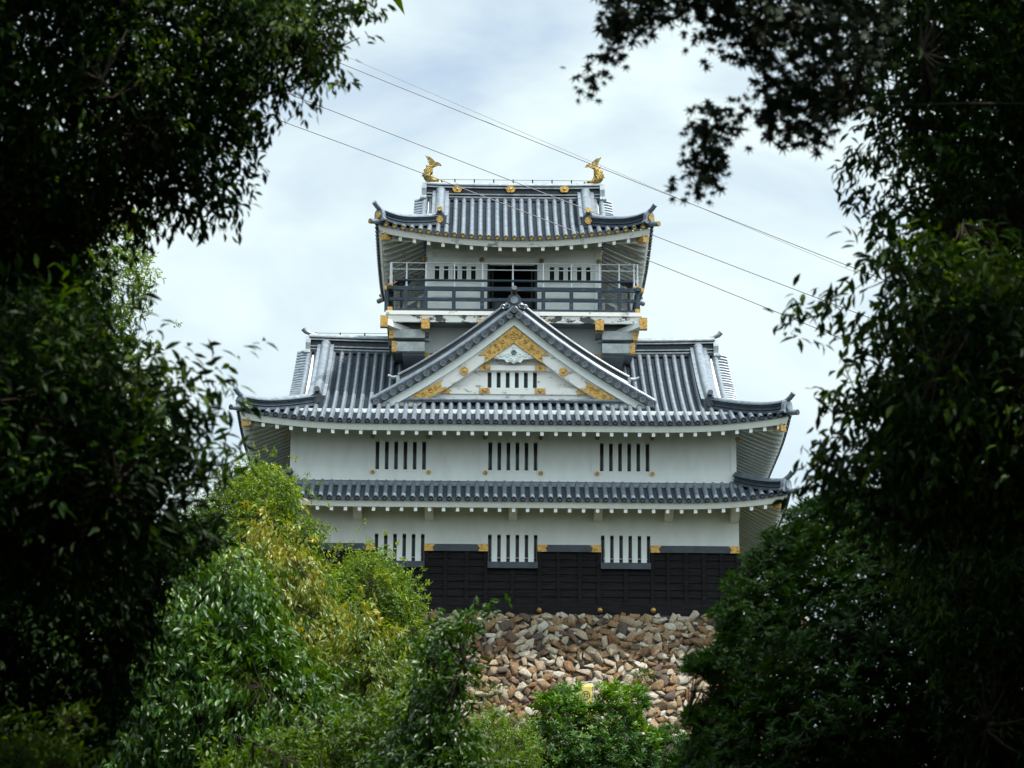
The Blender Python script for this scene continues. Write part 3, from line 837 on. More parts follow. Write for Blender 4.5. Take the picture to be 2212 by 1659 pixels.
# ---- dormer gable on the front slope
GY, RK = 1.45, 0.95                                      # gable face and front of the rake
def gx(zxx, y=RK): return lx(720 + 0.3385*zxx, y, 800)
def gz(zyy, y=RK): return lz(662.4 + 0.3385*zyy, y)
apz = gz(20); ftx, ftz = (gx(2040)-gx(245))/2, gz(612)
def rake(t, dz=0.0, sc=1.0):
    """t 0 apex .. 1 foot; slightly sagging line"""
    x = ftx*t*sc; z = apz + (ftz-apz)*t - 0.22*math.sin(math.pi*t)*(1-0.2*t) + dz
    return x, z
def band(t0, t1, o0, o1, y0, y1, s, scale=1.0):
    """strip parallel to the rake between the vertical offsets o0 and o1"""
    up = [(s*rake(t0+(t1-t0)*i/12)[0], rake(t0+(t1-t0)*i/12)[1]+o0) for i in range(13)]
    dn = [(s*rake(t0+(t1-t0)*i/12)[0], rake(t0+(t1-t0)*i/12)[1]+o1) for i in range(13)]
    b = MB(); vs = [(x, y, z) for y in (y0, y1) for x, z in up+dn]
    N = 13; fs = []
    for i in range(12):
        fs += [(i, i+1, N+i+1, N+i), (2*N+i, 3*N+i, 3*N+i+1, 2*N+i+1), (i, 2*N+i, 2*N+i+1, i+1), (N+i, N+i+1, 3*N+i+1, 3*N+i)]
    fs += [(0, N, 3*N, 2*N), (N-1, 3*N-1, 4*N-1, 2*N-1)]
    if s < 0: fs = [f[::-1] for f in fs]
    return b.add(vs, fs)
mb = MB(); n = 18
for s in (-1, 1):
    top = [(s*rake(i/n)[0], rake(i/n)[1]-0.02) for i in range(n+1)]
    vs = []
    for x, z in top:
        for y in (RK+0.05, 4.0): vs.append((x, y, z)); vs.append((x, y, z-0.16))
    fs = []
    for i in range(n):
        a, b = i*4, (i+1)*4
        fs += [(a, a+2, b+2, b), (a+1, b+1, b+3, a+3), (a, b, b+1, a+1), (a+2, a+3, b+3, b+2)]
    fs += [(n*4, n*4+2, n*4+3, n*4+1)]
    mb.add(vs, fs)
    for k in range(9):                                   # rolls running down the slope
        y = RK + 0.36 + k*0.34
        mb.tube([(s*rake(i/n)[0], y, rake(i/n)[1]+0.02) for i in range(n+1)], 0.088, 6)
part(mb, 'dormer_roof', TILE, None, True)
for s in (-1, 1):
    path = [(s*rake(i/n)[0], RK+0.02, rake(i/n)[1]+0.10) for i in range(n+1)]
    rk = part(MB().tube(path, 0.10, 10), 'dormer_verge', TILE, None, True)
    part(band(0.0, 0.99, 0.02, -0.25, RK-0.06, RK+0.10, s), 'verge_board', TILEDARK, rk)
    cnt = 17
    for i in range(cnt):
        t = (i+0.55)/cnt; x, z = rake(t, -0.14); x *= s
        mb = MB(); mb.tube([(x, RK-0.14, z), (x, RK-0.10, z)], 0.118, 14); mb.tube([(x, RK-0.10, z+0.01), (x, RK+0.6, z+0.06)], 0.095, 10)
        for k in range(14):
            a0, a1 = 2*math.pi*k/14, 2*math.pi*(k+1)/14
            mb.add([(x+0.118*math.cos(a0), RK-0.165, z+0.118*math.sin(a0)), (x+0.118*math.cos(a1), RK-0.165, z+0.118*math.sin(a1)), (x+0.085*math.cos(a1), RK-0.165, z+0.085*math.sin(a1)), (x+0.085*math.cos(a0), RK-0.165, z+0.085*math.sin(a0)),
                    (x+0.118*math.cos(a0), RK-0.14, z+0.118*math.sin(a0)), (x+0.118*math.cos(a1), RK-0.14, z+0.118*math.sin(a1)), (x+0.085*math.cos(a1), RK-0.142, z+0.085*math.sin(a1)), (x+0.085*math.cos(a0), RK-0.142, z+0.085*math.sin(a0))],
                   [(0,3,2,1),(0,1,5,4),(3,7,6,2)])
        part(mb, 'verge_tile_end', DISC, rk)
    # stacked fall ridge behind the verge, ending above the foot in an upturned tip
    n2 = 16; path = []
    for i in range(n2+1):
        t = 0.02 + 0.80*i/n2; x, z = rake(t, 0.12); path.append((s*x, RK+0.42, z + 0.03*max(0, (t-0.65)/0.17)**2))
    prof_pts = []
    vs = []; pr = [(-0.20, 0.0), (-0.20, 0.22), (-0.15, 0.25), (-0.15, 0.33), (-0.21, 0.36), (-0.10, 0.45), (0.10, 0.45), (0.21, 0.36), (0.2, 0.0)]
    for x, y, z in path:
        for a, b in pr: vs.append((x, y + a, z + b))
    m = len(pr); fs = [(i*m+k, i*m+(k+1)%m, (i+1)*m+(k+1)%m, (i+1)*m+k) for i in range(n2) for k in range(m)] + [tuple(range(m)), tuple(n2*m+k for k in range(m))]
    fr = part(MB().add(vs, fs), 'dormer_fall_ridge', TILEDARK)
    part(MB().tube([(x, y-0.02, z+0.40) for x, y, z in path], 0.10, 8), 'ridge_cap', TILE, fr, True)
    part(MB().tube([(x, y-0.20, z+0.13) for x, y, z in path], 0.045, 6), 'ridge_course', TILE, fr, True)
    x, y, z = path[-1]
    part(MB().tube([(x-s*0.3, y, z+0.44), (x, y, z+0.34), (x+s*0.25, y, z+0.33), (x+s*0.42, y, z+0.42)], [0.10, 0.09, 0.07, 0.05], 10), 'perch_tile', CAPTILE, fr, True)
    part(MB().box(x-0.06+s*0.02, x+0.06+s*0.02, y-0.24, y+0.2, z-0.02, z+0.36), 'ridge_stop', CAPTILE, fr)
zbot = gz(585, GY)
for s in (-1, 1):
    part(band(0.0, 0.985, -0.24, -0.58, RK+0.12, GY+0.1, s), 'verge_plaster', PLASTER)
    part(band(0.0, 0.93, -0.58, -1.13, RK+0.26, GY+0.05, s), 'bargeboard', WEATHERED)
    x, z = rake(0.355, -0.93*0.92)
    x = s*(gx(1460, RK) - gx(825, RK))/2; z = gz(404, RK)
    mb = MB(); mb.tube([(x, RK+0.20, z), (x, RK+0.27, z)], 0.165, 18); mb.ellipsoid((x, RK+0.20, z), (0.09, 0.03, 0.09))
    part(mb, 'gilded_stud', GOLD, None, True)
# face
mb = MB(); yv = GY + 0.10
sl0, sl1 = (gx(985, GY), gx(1300, GY)); sz0, sz1 = gz(520, GY), gz(413, GY)
apx = [(0, apz-0.6), (ftx*0.96, ftz-0.15), (-ftx*0.96, ftz-0.15)]
def tri_z(x): return apz - 0.6 - (apz - 0.6 - (ftz-0.15))*abs(x)/(ftx*0.96)
b_ = MB()
b_.prism([(-ftx*0.96, ftz-0.15), (sl0, ftz-0.15), (sl0, tri_z(sl0)), ], yv, yv+0.25)
b_.prism([(ftx*0.96, ftz-0.15), (sl1, ftz-0.15), (sl1, tri_z(sl1))], yv, yv+0.25)
b_.prism([(sl0, ftz-0.15), (sl1, ftz-0.15), (sl1, sz0), (sl0, sz0)], yv, yv+0.25)
b_.prism([(sl0, sz1), (sl1, sz1), (sl1, tri_z(sl1)), (0, apz-0.6), (sl0, tri_z(sl0))], yv, yv+0.25)
part(b_, 'dormer_face', WEATHERED)
slot_window(sl0, sl1, sz0, sz1, yv, 6, 0.155, recess=0.22)
def hbeam(z0, z1, x0, x1, y, name='gable_beam'):
    return part(MB().box(x0, x1, y, GY+0.12, z0, z1), name, WEATHERED)
bt = hbeam(gz(409, GY), gz(378, GY), gx(880, GY), gx(1410, GY), GY-0.06)
bb = hbeam(gz(562, GY), gz(521, GY), gx(610, GY), gx(1670, GY), GY-0.075)
hbeam(gz(596, GY), gz(563, GY), gx(420, GY), gx(1870, GY), GY-0.02, 'gable_sill')
for c, zc, bm_ in ((968, 393, bt), (1322, 393, bt), (966, 541, bb), (1320, 541, bb)):
    x = gx(c, GY); z = gz(zc, GY); hw, hh = 0.225, 0.105
    mb = MB(); mb.prism([(x-hw, z-hh), (x+hw, z-hh), (x+hw*0.8, z-hh*0.4), (x+hw*0.95, z), (x+hw*0.8, z+hh*0.4), (x+hw, z+hh), (x-hw, z+hh), (x-hw*0.8, z+hh*0.4), (x-hw*0.95, z), (x-hw*0.8, z-hh*0.4)], GY-0.10, GY-0.05)
    mb.ellipsoid((x, GY-0.10, z), (0.075, 0.05, 0.075)); part(mb, 'gilded_plate', GOLD, bm_, True)
for s in (-1, 1):
    x0 = s*(gx(1640)-gx(650))/2; x1 = s*(gx(1550)-gx(740))/2
    mb = MB(); ragged_cap(mb, x0, x1, GY-0.11, GY-0.07, gz(560, GY), gz(523, GY), -s); part(mb, 'gilded_plate', GOLD, bb)
    # gilded corner at the foot of the bargeboard, with scrolls
    Y_ = RK+0.24
    P = [(1836,590),(1595,460),(1612,482),(1604,500),(1632,512),(1570,508),(1590,530),(1650,560),(1700,588)]
    C = 1143
    pts = [(s*(gx(p[0])-gx(C)), gz(p[1])) for p in P]
    mb = MB(); mb.prism(pts, Y_-0.02, Y_+0.04)
    for (cx_, cy_, r_) in ((1670,535,26),(1720,560,22),(1640,515,18),(1765,575,13)):
        c = (s*(gx(cx_)-gx(C)), gz(cy_)); rr = (gx(r_)-gx(0))*0.62
        pth = [(c[0] + s*rr*(1-0.06*k)*math.cos(k*0.7), Y_-0.025, c[1] + rr*(1-0.06*k)*math.sin(k*0.7)) for k in range(11)]
        mb.tube(pth, 0.022, 6)
    part(mb, 'gilded_corner', GOLD)
# gilded chevron at the apex
Y_ = RK + 0.235
P = [(1145,110),(1370,303),(1318,300),(1330,318),(1325,350),(1145,222)]
C = 1145
half = [(gx(p[0])-gx(C), gz(p[1])) for p in P]
mb = MB()
mb.prism(half, Y_-0.02, Y_+0.05); mb.prism([(-x, z) for x, z in half], Y_-0.02, Y_+0.05)
mb.tube([(0, Y_-0.05, gz(172)), (0, Y_-0.015, gz(172))], 0.19, 20); 
for k in range(5):
    a = 2*math.pi*k/5 + 0.3; mb.ellipsoid((0.10*math.cos(a), Y_-0.05, gz(172)+0.10*math.sin(a)), (0.055, 0.03, 0.055), 8, 5)
mb.ellipsoid((0, Y_-0.05, gz(172)), (0.05, 0.04, 0.05), 8, 5)
for s in (-1, 1):
    for (cx_, cy_, r_, tw) in ((1190,185,20,1),(1215,215,24,-1),(1258,245,22,1),(1300,280,22,-1),(1240,268,14,1),(1318,320,12,1)):
        c = (s*(gx(cx_)-gx(C)), gz(cy_)); rr = (gx(r_)-gx(0))*0.60
        pth = [(c[0] + s*rr*(1-0.07*k)*math.cos(k*0.75*tw), Y_-0.022, c[1] + rr*(1-0.07*k)*math.sin(k*0.75*tw)) for k in range(11)]
        mb.tube(pth, 0.022, 6)
part(mb, 'gilded_chevron', GOLD, None, False)
# carved white pendant
mb = MB(); Yp = RK + 0.30
pts = [(0,352),(22,338),(45,345),(60,325),(90,322),(128,318),(118,300),(95,285),(75,262),(40,240),(0,225)]
pr = [((gx(C+a)-gx(C)), gz(b)) for a, b in pts]; pr = pr + [(-x, z) for x, z in reversed(pr[1:-1])]
mb.prism(pr, Yp-0.02, Yp+0.08)
for (a, b, r_) in ((0,282,30),(38,300,22),(-38,300,22),(20,325,16),(-20,325,16),(75,300,20),(-75,300,20),(105,308,13),(-105,308,13),(0,250,14),(0,335,13)):
    rr = (gx(r_)-gx(0))
    cc = (gx(C+a)-gx(C), gz(b))
    pth = [(cc[0] + rr*0.7*(1-0.06*k)*math.cos(k*0.7), Yp-0.03, cc[1] + rr*0.7*(1-0.06*k)*math.sin(k*0.7)) for k in range(11)]
    mb.tube(pth, 0.032, 6)
pend = part(mb, 'carved_pendant', PLASTER)
mb = MB(); z = gz(282)
for k in range(6):
    a = k*math.pi/3; mb.ellipsoid((0.07*math.cos(a), Yp-0.06, z+0.07*math.sin(a)), (0.045,0.03,0.045), 8, 5)
part(mb, 'pendant_rosette', TILE, pend)
# dormer ridge, its end tile and the flashing along the foot
rp = part(MB().sweep(ridge_profile(0.46, 0.45, 0.14), [(0, RK+0.35, apz-0.02), (0, TY, apz-0.02)]), 'dormer_ridge', TILEDARK)
mb, tr = oni_plate(0, RK+0.08, apz+0.02, 'y', 0.64, 0.22)
e = part(mb, 'ridge_end_tile', TILEDARK)
mb = MB()
for s in (-1, 1):
    for k in range(2):
        cc = tr((s*(0.26+0.15*k), -0.14, 0.10-0.03*k)); pth = [(cc[0] + s*0.11*(1-0.07*j)*math.cos(j*0.8), cc[1], cc[2] + 0.10*(1-0.07*j)*math.sin(j*0.8)) for j in range(10)]
        mb.tube(pth, 0.035, 6)
mb.tube([tr((0,-0.17,0.36)), tr((0,-0.11,0.36))], 0.15, 16)
part(mb, 'tile_scrolls', TILE, e)
part(MB().tube([(0, RK+0.7, apz+0.52), (0, RK+0.1, apz+0.66), (0, RK-0.28, lz(625.5, RK))], [0.09,0.095,0.105], 14), 'perch_tile', TILEDARK, e, True)
part(MB().tube([(0, RK-0.02, apz-0.06), (0, RK-0.2, apz-0.05)], 0.13, 14), 'apex_disc', TILEDARK, e)
mb = MB(); zf_ = gz(600, GY)
mb.box(-ftx-0.1, ftx+0.1, GY-0.30, GY+0.3, zf_-0.14, zf_-0.02)
mb.tube([(-ftx-0.05, GY-0.3, zf_-0.05), (ftx+0.05, GY-0.3, zf_-0.05)], 0.07, 8)
part(mb, 'dormer_flashing', TILE)

# ================================================================== on the balcony
def viewer(x, y, turn, label):
    e = empty('binocular_viewer', (CX0+x, FY+y, CZ0+zp2), label, 'binoculars', 'coin viewers on the balcony')
    mb = MB(); mb.tube([(0,0,0), (0,0,0.05)], 0.20, 14); mb.tube([(0,0,0.05),(0,0,1.15)], 0.055, 10); part(mb, 'pedestal', NAVY, e, True)
    c, s = math.cos(turn), math.sin(turn); mb = MB()
    def q(a, b, z): return (a*c - b*s, a*s + b*c, z)
    for b in (-0.10, 0.10): mb.tube([q(-0.30,b,1.33), q(-0.1,b,1.36), q(0.12,b,1.40), q(0.32,b,1.43)], [0.055,0.085,0.10,0.11], 12)
    mb.tube([q(-0.12,0,1.20), q(0.12,0,1.42)], 0.12, 12)
    part(mb, 'viewer_body', TIMBER, e, True)
    return e
xv1 = lx(868, 2.8, 600); xv2 = lx(1358, 2.8, 604)
viewer(xv1, 2.75, 0.35, 'black coin binoculars at the left end of the balcony beside the visitor')
viewer(xv2, 2.75, 2.75, 'black coin binoculars at the right end of the balcony')

SKIN = mat('skin', (0.48, 0.29, 0.20), 0.55)
SHIRT = mat('dull_red_shirt', (0.20, 0.055, 0.045), 0.85, var=0.2)
TROUSER = mat('dark_trousers', (0.03, 0.032, 0.04), 0.85)
HAIR = mat('black_hair', (0.012, 0.010, 0.010), 0.5)
def skin_mesh(name, verts, edges, radii, m, parent, root=0, sub=1):
    me = bpy.data.meshes.new(name); me.from_pydata(verts, edges, []); me.update(); me.materials.append(m)
    o = bpy.data.objects.new(name, me); COL.objects.link(o); o.parent = parent
    sk = o.modifiers.new('skin', 'SKIN'); sk.use_smooth_shade = True
    for i, v in enumerate(me.skin_vertices[0].data):
        v.radius = (radii[i], radii[i]); v.use_root = (i == root)
    if sub: ss = o.modifiers.new('sub', 'SUBSURF'); ss.levels = sub; ss.render_levels = sub
    return o
def person(x, y, label):
    e = empty('person', (CX0+x, FY+y, CZ0+zp2), label, 'person')
    # body in standing pose, forearms raised to the eyepieces (+x)
    V = [(0,0,0.92),(0,0,1.10),(0.01,0,1.28),(0.02,0,1.42),(0.03,0,1.50),(0.05,0,1.57),(0.06,0,1.64),
         (-0.0,-0.19,1.40),(0.10,-0.24,1.18),(0.30,-0.13,1.33),(-0.0,0.19,1.40),(0.10,0.24,1.18),(0.30,0.13,1.33),
         (0,-0.10,0.86),(0.03,-0.11,0.48),(0,-0.11,0.09),(0.14,-0.12,0.04),(0,0.10,0.86),(-0.02,0.11,0.48),(-0.06,0.11,0.09),(0.08,0.12,0.04)]
    E = [(0,1),(1,2),(2,3),(3,4),(4,5),(5,6),(3,7),(7,8),(8,9),(3,10),(10,11),(11,12),(0,13),(13,14),(14,15),(15,16),(0,17),(17,18),(18,19),(19,20)]
    Rr = [0.145,0.135,0.15,0.12,0.058,0.085,0.095,0.07,0.048,0.036,0.07,0.048,0.036,0.09,0.06,0.042,0.045,0.09,0.06,0.042,0.045]
    body = skin_mesh('body', V, E, Rr, SKIN, e)
    mb = MB(); mb.ellipsoid((0.035,0,1.68),(0.105,0.092,0.10)); part(mb, 'hair', HAIR, e, True)
    mb = MB()                                            # face: nose, eyes, mouth, ears
    mb.ellipsoid((0.155,0,1.62),(0.03,0.017,0.025),8,5)
    for s in (-1,1): mb.ellipsoid((0.06,s*0.10,1.62),(0.03,0.015,0.035),8,5)
    part(mb, 'face_features', SKIN, e, True)
    mb = MB()
    for s in (-1,1): mb.ellipsoid((0.14,s*0.037,1.645),(0.012,0.014,0.008),8,5)
    part(mb, 'eyes', HAIR, e, True)
    sV = [(0,0,0.90),(0,0,1.10),(0.01,0,1.28),(0.02,0,1.42),(-0.0,-0.19,1.40),(0.07,-0.23,1.25),(0,0.19,1.40),(0.07,0.23,1.25)]
    skin_mesh('shirt', sV, [(0,1),(1,2),(2,3),(3,4),(4,5),(3,6),(6,7)], [0.165,0.155,0.17,0.135,0.085,0.07,0.085,0.07], SHIRT, e)
    tV = [(0,0,0.94),(0,-0.10,0.86),(0.03,-0.11,0.48),(0,-0.11,0.12),(0,0.10,0.86),(-0.02,0.11,0.48),(-0.06,0.11,0.12)]
    skin_mesh('trousers', tV, [(0,1),(1,2),(2,3),(0,4),(4,5),(5,6)], [0.15,0.108,0.078,0.068,0.108,0.078,0.068], TROUSER, e)
    for s in (-1, 1):                                    # hands: palm, four fingers and a thumb on the eyepiece
        hv = [(0.30,s*0.13,1.33),(0.35,s*0.115,1.355)]; he = [(0,1)]; hr = [0.030,0.034]
        for k, (dy, ln) in enumerate(((-0.028,0.060),(-0.010,0.070),(0.010,0.066),(0.028,0.052))):
            b = len(hv); hv += [(0.375, s*(0.115+dy), 1.37), (0.375+ln*0.6, s*(0.112+dy), 1.385), (0.375+ln, s*(0.100+dy), 1.37)]
            he += [(1,b),(b,b+1),(b+1,b+2)]; hr += [0.010,0.009,0.008]
        b = len(hv); hv += [(0.345, s*0.08, 1.36), (0.375, s*0.062, 1.375)]; he += [(1,b),(b,b+1)]; hr += [0.011,0.009]
        skin_mesh('hand', hv, he, hr, SKIN, e, 0, 1)
person(xv1-0.46, 2.65, 'visitor with black hair looking through the binoculars at the left balcony end')

# ================================================================== STONE BASE
def stone_mat():
    m = bpy.data.materials.new('field_stone'); m.use_nodes = True; nt = m.node_tree; b = nt.nodes['Principled BSDF']
    b.inputs['Roughness'].default_value = 0.75; b.inputs['Specular IOR Level'].default_value = 0.3
    a = nt.nodes.new('ShaderNodeAttribute'); a.attribute_name = 'tone'
    rp = nt.nodes.new('ShaderNodeValToRGB'); els = rp.color_ramp.elements
    cols = [(0.0,(0.085,0.078,0.075)),(0.10,(0.13,0.10,0.075)),(0.22,(0.15,0.075,0.032)),(0.36,(0.26,0.140,0.060)),(0.50,(0.31,0.205,0.115)),(0.66,(0.38,0.305,0.215)),(0.82,(0.48,0.42,0.335)),(1.0,(0.56,0.52,0.45))]
    els[0].position = 0; els[0].color = (*cols[0][1],1); els[1].position = 1; els[1].color = (*cols[-1][1],1)
    for p, c in cols[1:-1]: e = els.new(p); e.color = (*c, 1)
    tc = nt.nodes.new('ShaderNodeTexCoord'); no = nt.nodes.new('ShaderNodeTexNoise'); no.inputs['Scale'].default_value = 8.0; no.inputs['Detail'].default_value = 8; no.inputs['Roughness'].default_value = 0.8; no.inputs['Distortion'].default_value = 2.2
    mm = nt.nodes.new('ShaderNodeMapRange'); mm.inputs['From Min'].default_value = 0.25; mm.inputs['From Max'].default_value = 0.75; mm.inputs['To Min'].default_value = -0.5; mm.inputs['To Max'].default_value = 0.5
    ad = nt.nodes.new('ShaderNodeMath'); ad.operation = 'ADD'; ad.use_clamp = True
    nt.links.new(tc.outputs['Object'], no.inputs['Vector']); nt.links.new(no.outputs[0], mm.inputs[0]); nt.links.new(a.outputs['Fac'], ad.inputs[0]); nt.links.new(mm.outputs[0], ad.inputs[1])
    nt.links.new(ad.outputs[0], rp.inputs[0]); nt.links.new(rp.outputs[0], b.inputs['Base Color'])
    bp = nt.nodes.new('ShaderNodeBump'); bp.inputs['Strength'].default_value = 1.0; bp.inputs['Distance'].default_value = 0.08
    nt.links.new(no.outputs[0], bp.inputs['Height']); nt.links.new(bp.outputs[0], b.inputs['Normal'])
    return m
STONE = stone_mat()
MORTAR = mat('grey_mortar', (0.045, 0.042, 0.04), 0.9, var=0.5, vscale=6)
SB_TOP, SB_H, BAT = -0.22, 6.5, 0.32
base = empty('stone_base', (CX0, FY, CZ0), 'battered wall of rough brown and cream field stones under the black boarding', 'stone wall')
mb = MB(); hw0, hw1 = 9.3, 9.3 + SB_H*BAT
yb0, yb1 = SB_TOP, SB_TOP - SB_H*BAT
mb.add([(-hw0,yb0,-0.02),(hw0,yb0,-0.02),(hw0,14.4,-0.02),(-hw0,14.4,-0.02),(-hw1,yb1,-SB_H),(hw1,yb1,-SB_H),(hw1,14.4+SB_H*BAT,-SB_H),(-hw1,14.4+SB_H*BAT,-SB_H)],
       [(0,1,2,3),(0,4,5,1),(1,5,6,2),(2,6,7,3),(3,7,4,0)])
mb.build('mortar_core', MORTAR, base)
def ico(sub):
    import bmesh
    bm = bmesh.new(); bmesh.ops.create_icosphere(bm, subdivisions=sub, radius=1.0); bm.verts.ensure_lookup_table()
    v = np.array([p.co[:] for p in bm.verts]); f = np.array([[q.index for q in p.verts] for p in bm.faces]); bm.free(); return v, f
def rock(seed):
    import bmesh
    r_ = random.Random(seed); bm = bmesh.new()
    for _ in range(15):
        v = Vector((r_.uniform(-1,1), r_.uniform(-1,1), r_.uniform(-1,1)))
        m_ = max(abs(v.x), abs(v.y), abs(v.z)); v = v/m_*(0.72 + 0.28*(m_/max(1e-6, v.length)))
        bm.verts.new(v)
    g_ = bmesh.ops.convex_hull(bm, input=bm.verts)
    bmesh.ops.delete(bm, geom=[e for e in g_['geom_interior'] if isinstance(e, bmesh.types.BMVert)], context='VERTS')
    bmesh.ops.bevel(bm, geom=bm.edges[:], offset=0.05, segments=1, affect='EDGES')
    bmesh.ops.triangulate(bm, faces=bm.faces[:]); bm.verts.index_update()
    v = np.array([p.co[:] for p in bm.verts]); f = np.array([[q.index for q in p.verts] for p in bm.faces]); bm.free(); return v, f
ROCKS = [rock(k) for k in range(48)]
def pack(n_try, x0, x1, s1):
    pts = []; rs = []; grid = {}
    cs = 0.5
    for t in range(n_try):
        x = rng.uniform(x0, x1); s = rng.uniform(0.05, s1)
        q = t / n_try
        r = (0.20 if q < 0.05 else 0.155 if q < 0.30 else 0.115 if q < 0.7 else 0.075) * rng.uniform(0.82, 1.2)
        gx_, gs_ = int(x/cs), int(s/cs); ok = True
        for i in (-1,0,1):
            for j in (-1,0,1):
                for k in grid.get((gx_+i, gs_+j), ()):
                    if (pts[k][0]-x)**2 + (pts[k][1]-s)**2 < ((rs[k]+r)*0.68)**2: ok = False; break
                if not ok: break
            if not ok: break
        if ok:
            grid.setdefault((gx_, gs_), []).append(len(pts)); pts.append((x, s)); rs.append(r)
    return np.array(pts), np.array(rs)
sl = math.hypot(1, BAT); nrm = np.array([0, -1/sl, BAT/sl]); dwn = np.array([0, -BAT/sl, -1/sl])
P2, R2 = pack(90000, -11.0, 11.0, SB_H*sl*0.98)
n = len(P2)
Vs, Fs, tone, off = [], [], [], 0
for i in range(n):
    v, f = ROCKS[rng.integers(len(ROCKS))]
    v = v*np.array([1.25, 0.92*rng.uniform(0.65, 1.1), 0.85]) * rng.uniform(0.95, 1.1)
    a = rng.uniform(-0.7, 0.7) + (math.pi/2 if rng.random() < 0.35 else 0) + (math.pi if rng.random() < 0.5 else 0); c, s_ = math.cos(a), math.sin(a)
    u = v[:,0]*c - v[:,1]*s_; w = v[:,0]*s_ + v[:,1]*c; k = v[:,2]*rng.uniform(0.55,0.85)*(1 if rng.random() < 0.5 else -1)
    k = k + w*rng.normal(0.08, 0.17) + u*rng.normal(0, 0.17)
    o = np.array([P2[i,0], SB_TOP, -0.02]) + dwn*P2[i,1]
    Vs.append(o + np.outer(u*R2[i], [1,0,0]) + np.outer(-w*R2[i], -dwn) + np.outer(k*R2[i] + R2[i]*0.10, nrm))
    Fs.append(f + off); off += len(v)
    tone.append(np.full(len(f), np.clip(rng.beta(1.5, 1.6), 0, 1)))
np_mesh('stones', np.concatenate(Vs), [np.concatenate(Fs)], STONE, base, False, np.concatenate(tone))

# ================================================================== GROUND
def ground_z(x, y):
    z = np.interp(y, [-900, -60, 0, 20, 40, 62, 88, 107, 117, 123, 157], [-60, -6, 0, 0.3, 2.6, 5.6, 9.8, CZ0-7.5, CZ0-5.8, CZ0-5.2, CZ0-4.8])
    z = z - np.clip((y - FY - 22)/60, 0, 4)*14 - np.clip((np.abs(x) - 30)/80, 0, 6)*12
    z = np.maximum(z, -60)
    return z + 0.25*np.sin(x*0.7+1)*np.sin(y*0.43) + 0.12*np.sin(x*1.9)*np.cos(y*1.3)
gxs = np.concatenate([np.linspace(-3000, -120, 12), np.linspace(-100, 100, 101), np.linspace(120, 3000, 12)])
gys = np.concatenate([np.linspace(-800, -60, 8), np.linspace(-50, 260, 156), np.linspace(300, 4000, 14)])
GXX, GYY = np.meshgrid(gxs, gys); GZZ = ground_z(GXX, GYY)
Vg = np.stack([GXX, GYY, GZZ], -1).reshape(-1, 3); nx = len(gxs)
ii = np.arange(len(gys)-1)[:,None]*nx + np.arange(nx-1)[None]
fg = np.stack([ii, ii+1, ii+nx+1, ii+nx], -1).reshape(-1, 4)
SOIL = mat('forest_floor', (0.035, 0.042, 0.018), 0.95, spec=0.1, col2=(0.020, 0.015, 0.010), vscale=0.8, lo=0.4, hi=0.6, bump=0.5, bscale=5)
g = np_mesh('ground', Vg, [fg], SOIL, None, True); tag(g, kind='structure')

# ================================================================== CABLES
CABLE = mat('dark_cable', (0.035, 0.035, 0.05), 0.5)
def cable(p3, r, Ya, Yb, label):
    (x0,y0),(x1,y1),(x2,y2) = p3                          # quadratic through three readings
    A = np.array([[x0*x0,x0,1],[x1*x1,x1,1],[x2*x2,x2,1]], float); c = np.linalg.solve(A, np.array([y0,y1,y2], float))
    pts = []
    for i in range(61):
        x = -250 + 2750*i/60; pts.append(at(x, c[0]*x*x + c[1]*x + c[2], Ya + (Yb-Ya)*i/60))
    o = MB().tube(pts, r, 6).build('overhead_cable', CABLE, None, True)
    return tag(o, label, 'cable', 'overhead cables crossing in front of the castle')
cable([(737,137),(1284,357),(1855,583)], 0.017, 128, 132, 'upper thick dark cable passing the tail of the right golden fish')
cable([(737,117),(1240,333),(1850,577+12)], 0.008, 127, 133, 'hair thin cable beside the topmost thick cable')
cable([(640,209),(1040,365),(1735,632)], 0.017, 126, 131, 'middle dark cable crossing the top tiled roof')
cable([(590,255),(960,392),(1690,679)], 0.017, 125, 130, 'lowest dark cable crossing the top roof eave')

